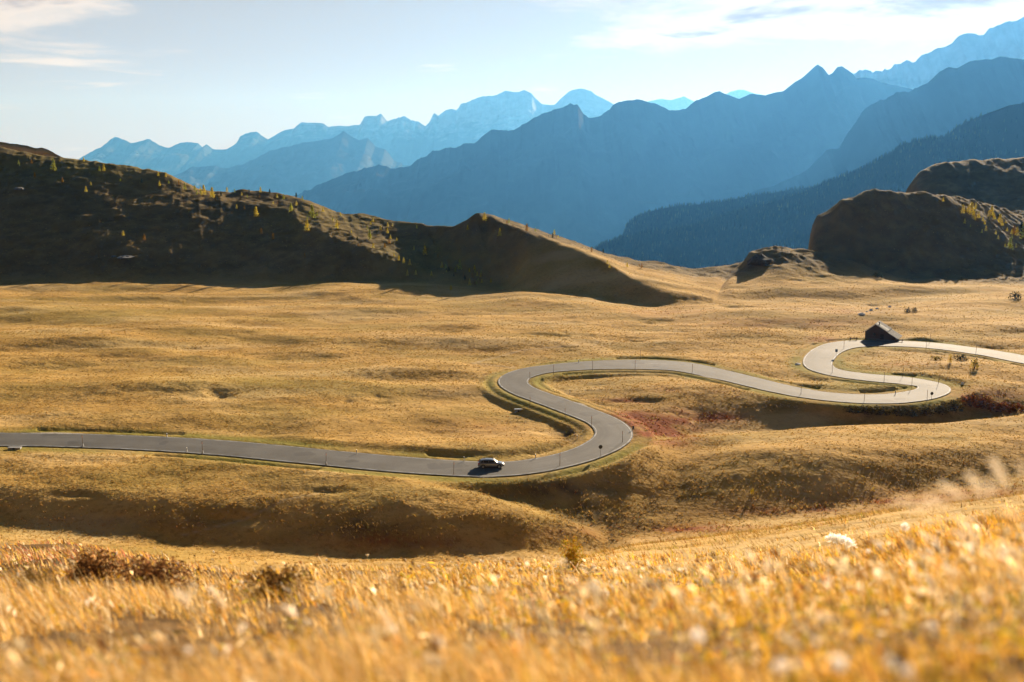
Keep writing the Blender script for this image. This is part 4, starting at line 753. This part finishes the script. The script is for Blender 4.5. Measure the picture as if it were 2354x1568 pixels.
# ------------------------------------------------------------------ wooden hut
hp = Vector((hqa*hqY, hqY, float(BASE(hqY))+CAMZ-.05)); hut = empty('mountain_hut', hp+Vector((0, 0, .0)), -R(30)); tag(hut, 'dark wooden hut with long asymmetric grey sheet roof by the upper road', 'hut')
mw, t, b = newmat('dark_weathered_boards')
tcn = N(t, 'ShaderNodeTexCoord'); wv = N(t, 'ShaderNodeTexWave', Scale=2.6, Distortion=1.0, Detail=2.0); wv.bands_direction = 'Z'; t.links.new(tcn.outputs['Object'], wv.inputs[0])
t.links.new(mixc(t, noise(t, 2.5, 4, vec=tcn.outputs['Object']), ramp(t, wv.outputs[0], [(.0, (.015,.010,.008)), (.35, (.11,.065,.045))]), (.09,.055,.042)), b.inputs['Base Color']); b.inputs['Roughness'].default_value = .9
mroof, t, b = newmat('grey_roof_sheet')
tcn = N(t, 'ShaderNodeTexCoord'); wv = N(t, 'ShaderNodeTexWave', Scale=1.6, Distortion=.3); wv.bands_direction = 'Y'; t.links.new(tcn.outputs['Object'], wv.inputs[0])
t.links.new(ramp(t, noise(t, 1.2, 5, .65, vec=tcn.outputs['Object']), [(.3, (.11,.11,.105)), (.7, (.20,.197,.19))]), b.inputs['Base Color']); b.inputs['Roughness'].default_value = .9; b.inputs['Specular IOR Level'].default_value = .12
bp = N(t, 'ShaderNodeBump', Strength=.5, Distance=.04); t.links.new(wv.outputs[0], bp.inputs['Height']); t.links.new(bp.outputs[0], b.inputs['Normal'])
D_ = 6.6; a0, a1, a2 = (0, 2.35), (2.55, 4.35), (8.6, .95)          # left eave, ridge, right eave (x, z)
MB().prism([(.12,-.8), (8.3,-.8), (8.3,1.0), (2.55,4.22), (.12,2.3)], .25, D_-.25).build('wall', mw, hut)
def slab(x0, z0, x1, z1, y0, y1, th, up=0): return MB().prism([(x0, z0+up), (x0, z0+th+up), (x1, z1+th+up), (x1, z1+up)][::-1], y0, y1)
zr = lambda x: 4.35+(.95-4.35)/(8.6-2.55)*(x-2.55)
slab(-.45, 2.02, 2.549, 4.36, -.35, D_+.35, .09).build('roof', mroof, hut)
slab(2.551, 4.36, 6.1, zr(6.1), -.35, D_+.35, .09, .20).build('roof', mroof, hut)
slab(5.6, zr(5.6), 9.1, zr(9.1), -.3, D_+.1, .09, .0).build('roof', mroof, hut)
MB().tube((2.55,-.42,4.60), (2.55,D_+.42,4.60), .07, n=8).build('ridge_cap', mroof, hut)
slab(2.7, zr(2.7)+.02, 6.0, zr(6.0)+.02, 2.3, 2.75, .09, .21).build('roof_strip', simple('dark_sheet', (.03,.032,.035), .6), hut)
MB().tube((3.4,2.0,3.9), (3.4,2.0,5.0), .13, n=12).build('stove_pipe', M_BACK, hut)
dr = MB().box(4.1, 5.1, .19, .247, -.3, 1.75).build('door', simple('door_boards', (.035,.022,.015), .9, noise=.3), hut); MB().box(4.2, 4.25, .15, .187, .7, .9).build('handle', M_STEEL, dr)
wn = MB().box(2.1, 2.9, .2, .247, 1.2, 1.95).build('window', simple('dark_glass', (.01,.012,.015), .15, spec=.6), hut); MB().box(2.02, 2.98, .17, .197, 1.1, 1.18).build('sill', M_WOOD, wn)
MB().box(-.02, .14, .08, .24, -.8, 2.35).build('corner_post', M_WOOD, hut); MB().box(8.2, 8.36, .08, .24, -.8, 1.0).build('corner_post', M_WOOD, hut)
MB().box(.05, 8.4, .1, .245, -.8, .32).build('plinth', simple('stone_plinth', (.13,.12,.11), .95, noise=.3), hut)
def barrier(label, xd, yd, rz):
    p = hit(xd, yd, 200); e = empty('wooden_barrier', p, rz)
    for x in (-.9, .9): MB().box(x-.07, x+.07, -.07, .07, -.3, .95).build('post', M_WOOD, e)
    MB().box(-1.2, 1.2, -.14, -.073, .55, .78).build('rail', M_WOOD, e); tag(e, label, 'barrier', 'barriers beside the hut')
barrier('grey wooden barrier on the road edge left of the hut', 1962, 783, .1); barrier('grey wooden barrier at the low right corner of the hut', 2066, 787, -.2)

# ------------------------------------------------------------------ car
ci_ = near_i(1130, 1079); tg = T[ci_]; 
if tg[0] < 0: tg = -tg
cpos = hit(1129, 1077, 150); cz = float(np.interp(cpos.y, BY, BZ))+CAMZ+.105
car = empty('car', (cpos.x, cpos.y, cz), math.atan2(tg[1], tg[0])+.0)
tag(car, 'silver grey hatchback driving right along the near straight', 'car')
mp_, t, b = newmat('silver_car_paint'); b.inputs['Base Color'].default_value = (.26, .28, .31, 1); b.inputs['Metallic'].default_value = .35; b.inputs['Roughness'].default_value = .32; b.inputs['Coat Weight'].default_value = .7
t.links.new(ramp(t, noise(t, 2, 3), [(.3, (.17,.19,.215)), (.7, (.24,.26,.29))]), b.inputs['Base Color'])
m_gl = simple('car_glass', (.012,.016,.022), .25, spec=.35); m_ty = simple('tyre_rubber', (.02,.02,.02), .85); m_rim = simple('alloy_rim', (.35,.35,.36), .35, metal=.8); m_bk = simple('black_trim', (.015,.015,.017), .6)
def loft(st, name, mat, parent):
    n = len(st[0][1]); V = [(x, y, z) for x, ring in st for y, z in ring]
    Fs = [(i*n+j, i*n+(j+1) % n, (i+1)*n+(j+1) % n, (i+1)*n+j) for i in range(len(st)-1) for j in range(n)]+[tuple(range(n))[::-1], tuple((len(st)-1)*n+j for j in range(n))]
    m_ = MB(); m_.poly(V, Fs); o = m_.build(name, mat, parent, True); sb = o.modifiers.new('sub', 'SUBSURF'); sb.levels = sb.render_levels = 1; return o
def ring(hw, zb, zs, zt, tw): return [(-hw*.9, zb), (-hw, zb+.12), (-hw*1.0, zs), (-hw*tw, zt), (0, zt+.03), (hw*tw, zt), (hw, zs), (hw, zb+.12), (hw*.9, zb)]
loft([(-2.22, ring(.70,.38,.70,.88,.85)), (-2.15, ring(.82,.28,.75,.98,.9)), (-1.7, ring(.89,.22,.80,1.02,.92)), (-.6, ring(.91,.2,.80,1.0,.93)), (.6, ring(.91,.2,.80,.99,.92)), (1.1, ring(.90,.2,.78,.96,.9)), (1.7, ring(.88,.22,.72,.88,.84)), (2.1, ring(.78,.28,.62,.76,.78)), (2.25, ring(.62,.36,.55,.64,.75))], 'body', mp_, car)
def cring(hw, zb, zt, tw): return [(-hw, zb), (-hw*(1+tw)/2-.01, (zb+zt)/2), (-hw*tw, zt), (0, zt+.035), (hw*tw, zt), (hw*(1+tw)/2+.01, (zb+zt)/2), (hw, zb)]
loft([(-2.08, cring(.78,.90,1.02,.92)), (-1.80, cring(.80,.92,1.36,.78)), (-1.35, cring(.82,.93,1.46,.77)), (-.4, cring(.83,.93,1.50,.77)), (.3, cring(.83,.93,1.46,.78)), (.75, cring(.82,.93,1.20,.86)), (1.2, cring(.80,.90,.96,.95))], 'cabin', mp_, car)
for s in (-1, 1):
    for (xa, xb, xc, xd_) in ((-.38, .86, .34, -.38), (-1.32, -.44, -.44, -1.28), (-1.78, -1.38, -1.36, -1.62)):
        zl = 1.0; zu = 1.40 if xa > -1.5 else 1.36; yl = lambda z: s*(.842-(z-.93)*.335)
        pts = [(xa, yl(zl), zl), (xb, yl(zl), zl), (xc, yl(zu), zu), (xd_, yl(zu), zu)]; pts2 = [(x, y+s*.02, z) for x, y, z in pts]
        MB().poly(pts+pts2, [(0,1,2,3)[::-1], (4,5,6,7), (0,1,5,4), (1,2,6,5), (2,3,7,6), (3,0,4,7)]).build('window', m_gl, car)
MB().poly([(.84,-.66,1.06), (.84,.66,1.06), (.40,.58,1.44), (.40,-.58,1.44), (.88,-.66,1.08), (.88,.66,1.08), (.44,.58,1.46), (.44,-.58,1.46)], [(0,1,2,3)[::-1], (4,5,6,7), (0,1,5,4), (1,2,6,5), (2,3,7,6), (3,0,4,7)]).build('windscreen', m_gl, car)
MB().poly([(-2.03,-.62,1.06), (-2.03,.62,1.06), (-1.84,.54,1.36), (-1.84,-.54,1.36), (-2.08,-.62,1.06), (-2.08,.62,1.06), (-1.89,.54,1.37), (-1.89,-.54,1.37)], [(0,1,2,3), (4,5,6,7)[::-1], (0,1,5,4), (1,2,6,5), (2,3,7,6), (3,0,4,7)]).build('rear_window', m_gl, car)
for x in (-1.38, 1.38):
    for s in (-1, 1):
        wh = MB().tube((x, s*.72, .33), (x, s*.935, .33), .33, n=24).build('wheel', m_ty, car, False, .03); MB().tube((x, s*.937, .33), (x, s*.95, .33), .21, n=16).build('rim', m_rim, wh)
        MB().tube((x, s*.70, .36), (x, s*.918, .36), .40, n=24).build('wheel_arch', m_bk, car)
for s in (-1, 1):
    MB().box(2.02, 2.2, s*.66-.13, s*.66+.13, .60, .74).build('headlight', simple('headlight_glass', (.7,.72,.75), .15), car, bevel=.03)
    MB().box(-2.24, -2.0, s*.73-.12, s*.73+.12, .74, .96).build('tail_light', simple('red_lens', (.45,.01,.015), .25), car, bevel=.03)
    MB().box(.62, .82, s*.98-.09, s*.98+.09, .97, 1.10).build('mirror', m_bk, car, bevel=.03); MB().box(-1.3, .35, s*.64-.02, s*.64+.02, 1.47, 1.53).build('roof_rail', m_bk, car)
    MB().box(-1.0, 1.0, s*.915-.012, s*.915+.012, .24, .36).build('sill_trim', m_bk, car)
MB().box(-2.27, -2.12, -.7, .7, .30, .46).build('bumper', m_bk, car, bevel=.03); MB().box(2.12, 2.28, -.6, .6, .30, .44).build('grille', m_bk, car, bevel=.03)
MB().box(-2.262, -2.25, -.26, .26, .56, .67).build('number_plate', M_WHT, car)

# ------------------------------------------------------------------ seed heads and grass plumes close to the camera
M_FLUFF = foliage_mat('white_seed_fluff', .7, .05); M_STEM = simple('dry_stem', (.40, .27, .10), .9, noise=.2)
def above(xd, yd, h, y0=1.5):
    a, k = ray(xd, yd); ys = np.geomspace(y0, 40, 900); d = CAMZ+k*ys-height(a*ys, ys); b_ = np.where(d < h)[0]; b_ = b_[0] if len(b_) else 0; return Vector((a*ys[b_], ys[b_], CAMZ+k*ys[b_])), d[b_]
def hairs(n, f, ln, wd, seed, tint):
    g = np.random.default_rng(seed); P0, dr_ = f(g, n); v = np.cross(dr_, g.standard_normal((n, 3))); v /= np.linalg.norm(v, axis=1)[:, None]; l = ln*g.uniform(.7, 1.15, n)[:, None]
    V = np.stack([P0, P0+dr_*l-v*wd, P0+dr_*l+v*wd], 1).reshape(-1, 3); return V, np.arange(3*n).reshape(n, 3), np.tile(np.array(tint), (3*n, 1))
def sphf(g, n): d = g.standard_normal((n, 3)); d /= np.linalg.norm(d, axis=1)[:, None]; return d*.08, d
seedp = empty('seed_head', (0, 0, 0)); V, f, tn = hairs(230, sphf, .92, .05, 3, (.95, .90, .84)); npmesh('fluff', V, f, M_FLUFF, seedp, attrs={'tint': tn}); 
MB().tube((0,0,0), (.6,0,-4.5), .05, .07, 6).tube((.6,0,-4.5), (.8,0,-11), .07, .08, 6).build('stem', M_STEM, seedp, True)
first = True
SH = [(2081,1211,11,'round white seed head standing above the grass on the right'),(1603,1462,18,'big round white seed head at lower centre right'),(1877,1475,8,'small bright seed head between the bigger ones'),(1796,1531,17,'big tilted seed head near the bottom edge'),(1828,1526,8,'small white seed head touching the tilted one'),(1928,1523,20,'largest seed head at the bottom edge'),(2050,1523,16,'left one of the two seed heads by the dark stalk'),(2083,1541,18,'right one of the two seed heads by the dark stalk'),(2143,1440,10,'medium seed head left of the bottom right corner'),(2268,1374,8,'small seed head close to the right edge'),(1996,1267,6,'small seed head below the pale fluffy tuft'),(1604,1379,6,'tiny white seed head above the big round one'),(430,1180,0,''),(432,1495,9,'blurred pale seed head at lower left')]
for xd, yd, r_, lb in SH:
    if not r_: continue
    p, h_ = above(xd, yd, .24 if yd > 1300 else .3); o = seedp if first else copy_tree(seedp); first = False; o.location = p; s_ = r_*DS/F*dist_c(p)*.95; o.scale = (s_,)*3; o.rotation_euler = (R(random.uniform(-12, 12)), R(random.uniform(-12, 12)), random.random()*6); tag(o, lb, 'seed head', 'white seed heads in the near grass')
def plf(g, n):
    t = g.random(n); r = .16*np.sin(np.pi*np.clip(t*.9+.08, 0, 1))**.7; a = g.random(n)*6.28; P0 = np.stack([np.cos(a)*r*.4+.10*np.sin(t*2.2), np.sin(a)*r*.4, t], 1); d = np.stack([np.cos(a)*.5, np.sin(a)*.5, np.full(n, .9)], 1); return P0, d/np.linalg.norm(d, axis=1)[:, None]
plm = empty('grass_plume', (0, 0, 0)); V, f, tn = hairs(210, plf, .20, .016, 5, (.93, .80, .60)); npmesh('plume', V, f, M_FLUFF, plm, attrs={'tint': tn}); MB().tube((0,0,.9), (0,0,0), .012, .018, 5).tube((0,0,0), (.12,0,-1.3), .018, .022, 5).tube((.12,0,-1.3), (.16,0,-4.2), .022, .026, 5).build('stem', M_STEM, plm, True)
PLM = [(2315,1122,2268,1055,'tallest leaning plume against the gully at right'),(2354,1100,2336,1062,'blurred plume cut by the right edge above the slope'),(2285,1146,2262,1100,'short fat plume in front of the dark gully'),(2262,1146,2214,1086,'leaning plume left of the short fat one'),(2222,1150,2150,1115,'flat leaning plume above the slope edge'),(2100,1146,2050,1165,'plume bent over to the left near the slope edge'),(2190,1172,2118,1152,'long bowed plume lying along the slope edge'),(2150,1165,2080,1178,'pale bowed plume above the round seed head'),
       (2346,1285,2285,1247,'broad pale plume at the right edge'),(2210,1325,2160,1303,'soft pale plume below the broad one'),(2172,1366,2118,1362,'flat pale plume in the middle of the right grass'),(2196,1425,2206,1390,'upright white plume in the lower right grass'),(1938,1432,1862,1418,'long pale plume above the largest seed head'),(2354,1190,2290,1180,'pale plume high at the right edge'),(2240,1240,2190,1185,'tall thin blurred plume in the upper right grass'),(1720,1395,1690,1340,'thin golden plume at centre right'),(900,1440,860,1395,'thin golden plume at lower centre left'),(520,1400,470,1345,'pale plume in the left grass')]
first = True
for x0, y0, x1, y1, lb in PLM:
    yy_ = 2.1 if x0 > 2000 and y0 < 1300 else None
    if yy_: a, k = ray(x0, y0); p = Vector((a*yy_, yy_, CAMZ+k*yy_))
    else: p, _ = above(x0, y0, .22)
    a, k = ray(x1, y1); q = Vector((a*p.y, p.y, CAMZ+k*p.y)); d = q-p; o = plm if first else copy_tree(plm); first = False
    o.location = p; s_ = d.length/1.25; o.scale = (s_*.85, s_*.85, s_); tilt = math.atan2(-d.x, d.z)*.98; o.rotation_euler = (0, -tilt, 0); tag(o, lb, 'grass plume', 'feathery plumes in the near grass')
pf, _ = above(1935, 1262, .12); tuft = empty('cotton_grass', pf); sc_ = 50*DS/F*dist_c(pf)
def tf(g, n): a = g.random(n); d = g.standard_normal((n, 3))*.5+np.array([-.35, 0, .5]); d /= np.linalg.norm(d, axis=1)[:, None]; return np.stack([.5-a, g.normal(0, .08, n), .15+.5*a-.25*a*a], 1), d
V, f, tn = hairs(420, tf, .26, .018, 9, (.95, .93, .88)); npmesh('fluff', V*sc_*1.1, f, M_FLUFF, tuft, attrs={'tint': tn}); m_ = MB()
for i in range(4): m_.tube((.1*i*sc_-.1*sc_, 0, .3*sc_), (.05*i, .02*i, -.45), .004, .004, 5)
m_.build('stem', M_STEM, tuft); tag(tuft, 'white woolly tuft on the crest of the near slope', 'cotton grass')
stk = empty('dry_stalk', above(2068, 1512, .3)[0]); stk.scale = (.5, .5, .6); m_ = MB(); m_.tube((0,0,0), (-.02,0,-.5), .004, .006, 6); m_.build('stem', simple('dark_stalk', (.03,.018,.012), .9), stk); leafcloud('seed_pod', 60, lambda g, n: g.normal(0, .012, (n, 3)), .01, [(.02,.01,.01), (.05,.02,.01)], [1, 1], stk, M_SHR, 3); tag(stk, 'dark withered stalk between two seed heads at the bottom', 'stalk')

# ------------------------------------------------------------------ haze
hz = MB().box(-38000, 38000, -400, 38000, -1151, 2500).build('haze', None)
m = bpy.data.materials.new('haze'); m.use_nodes = True; t = m.node_tree; t.nodes.clear()
pv = N(t, 'ShaderNodeVolumePrincipled', Density=.40e-4, Anisotropy=.40); pv.inputs['Color'].default_value = (.085, .315, .76, 1); pv.inputs['Absorption Color'].default_value = (1, 1, 1, 1)
ou = N(t, 'ShaderNodeOutputMaterial'); t.links.new(pv.outputs[0], ou.inputs['Volume']); hz.data.materials.append(m)
tag(hz, 'pale blue mountain haze', kind='stuff')
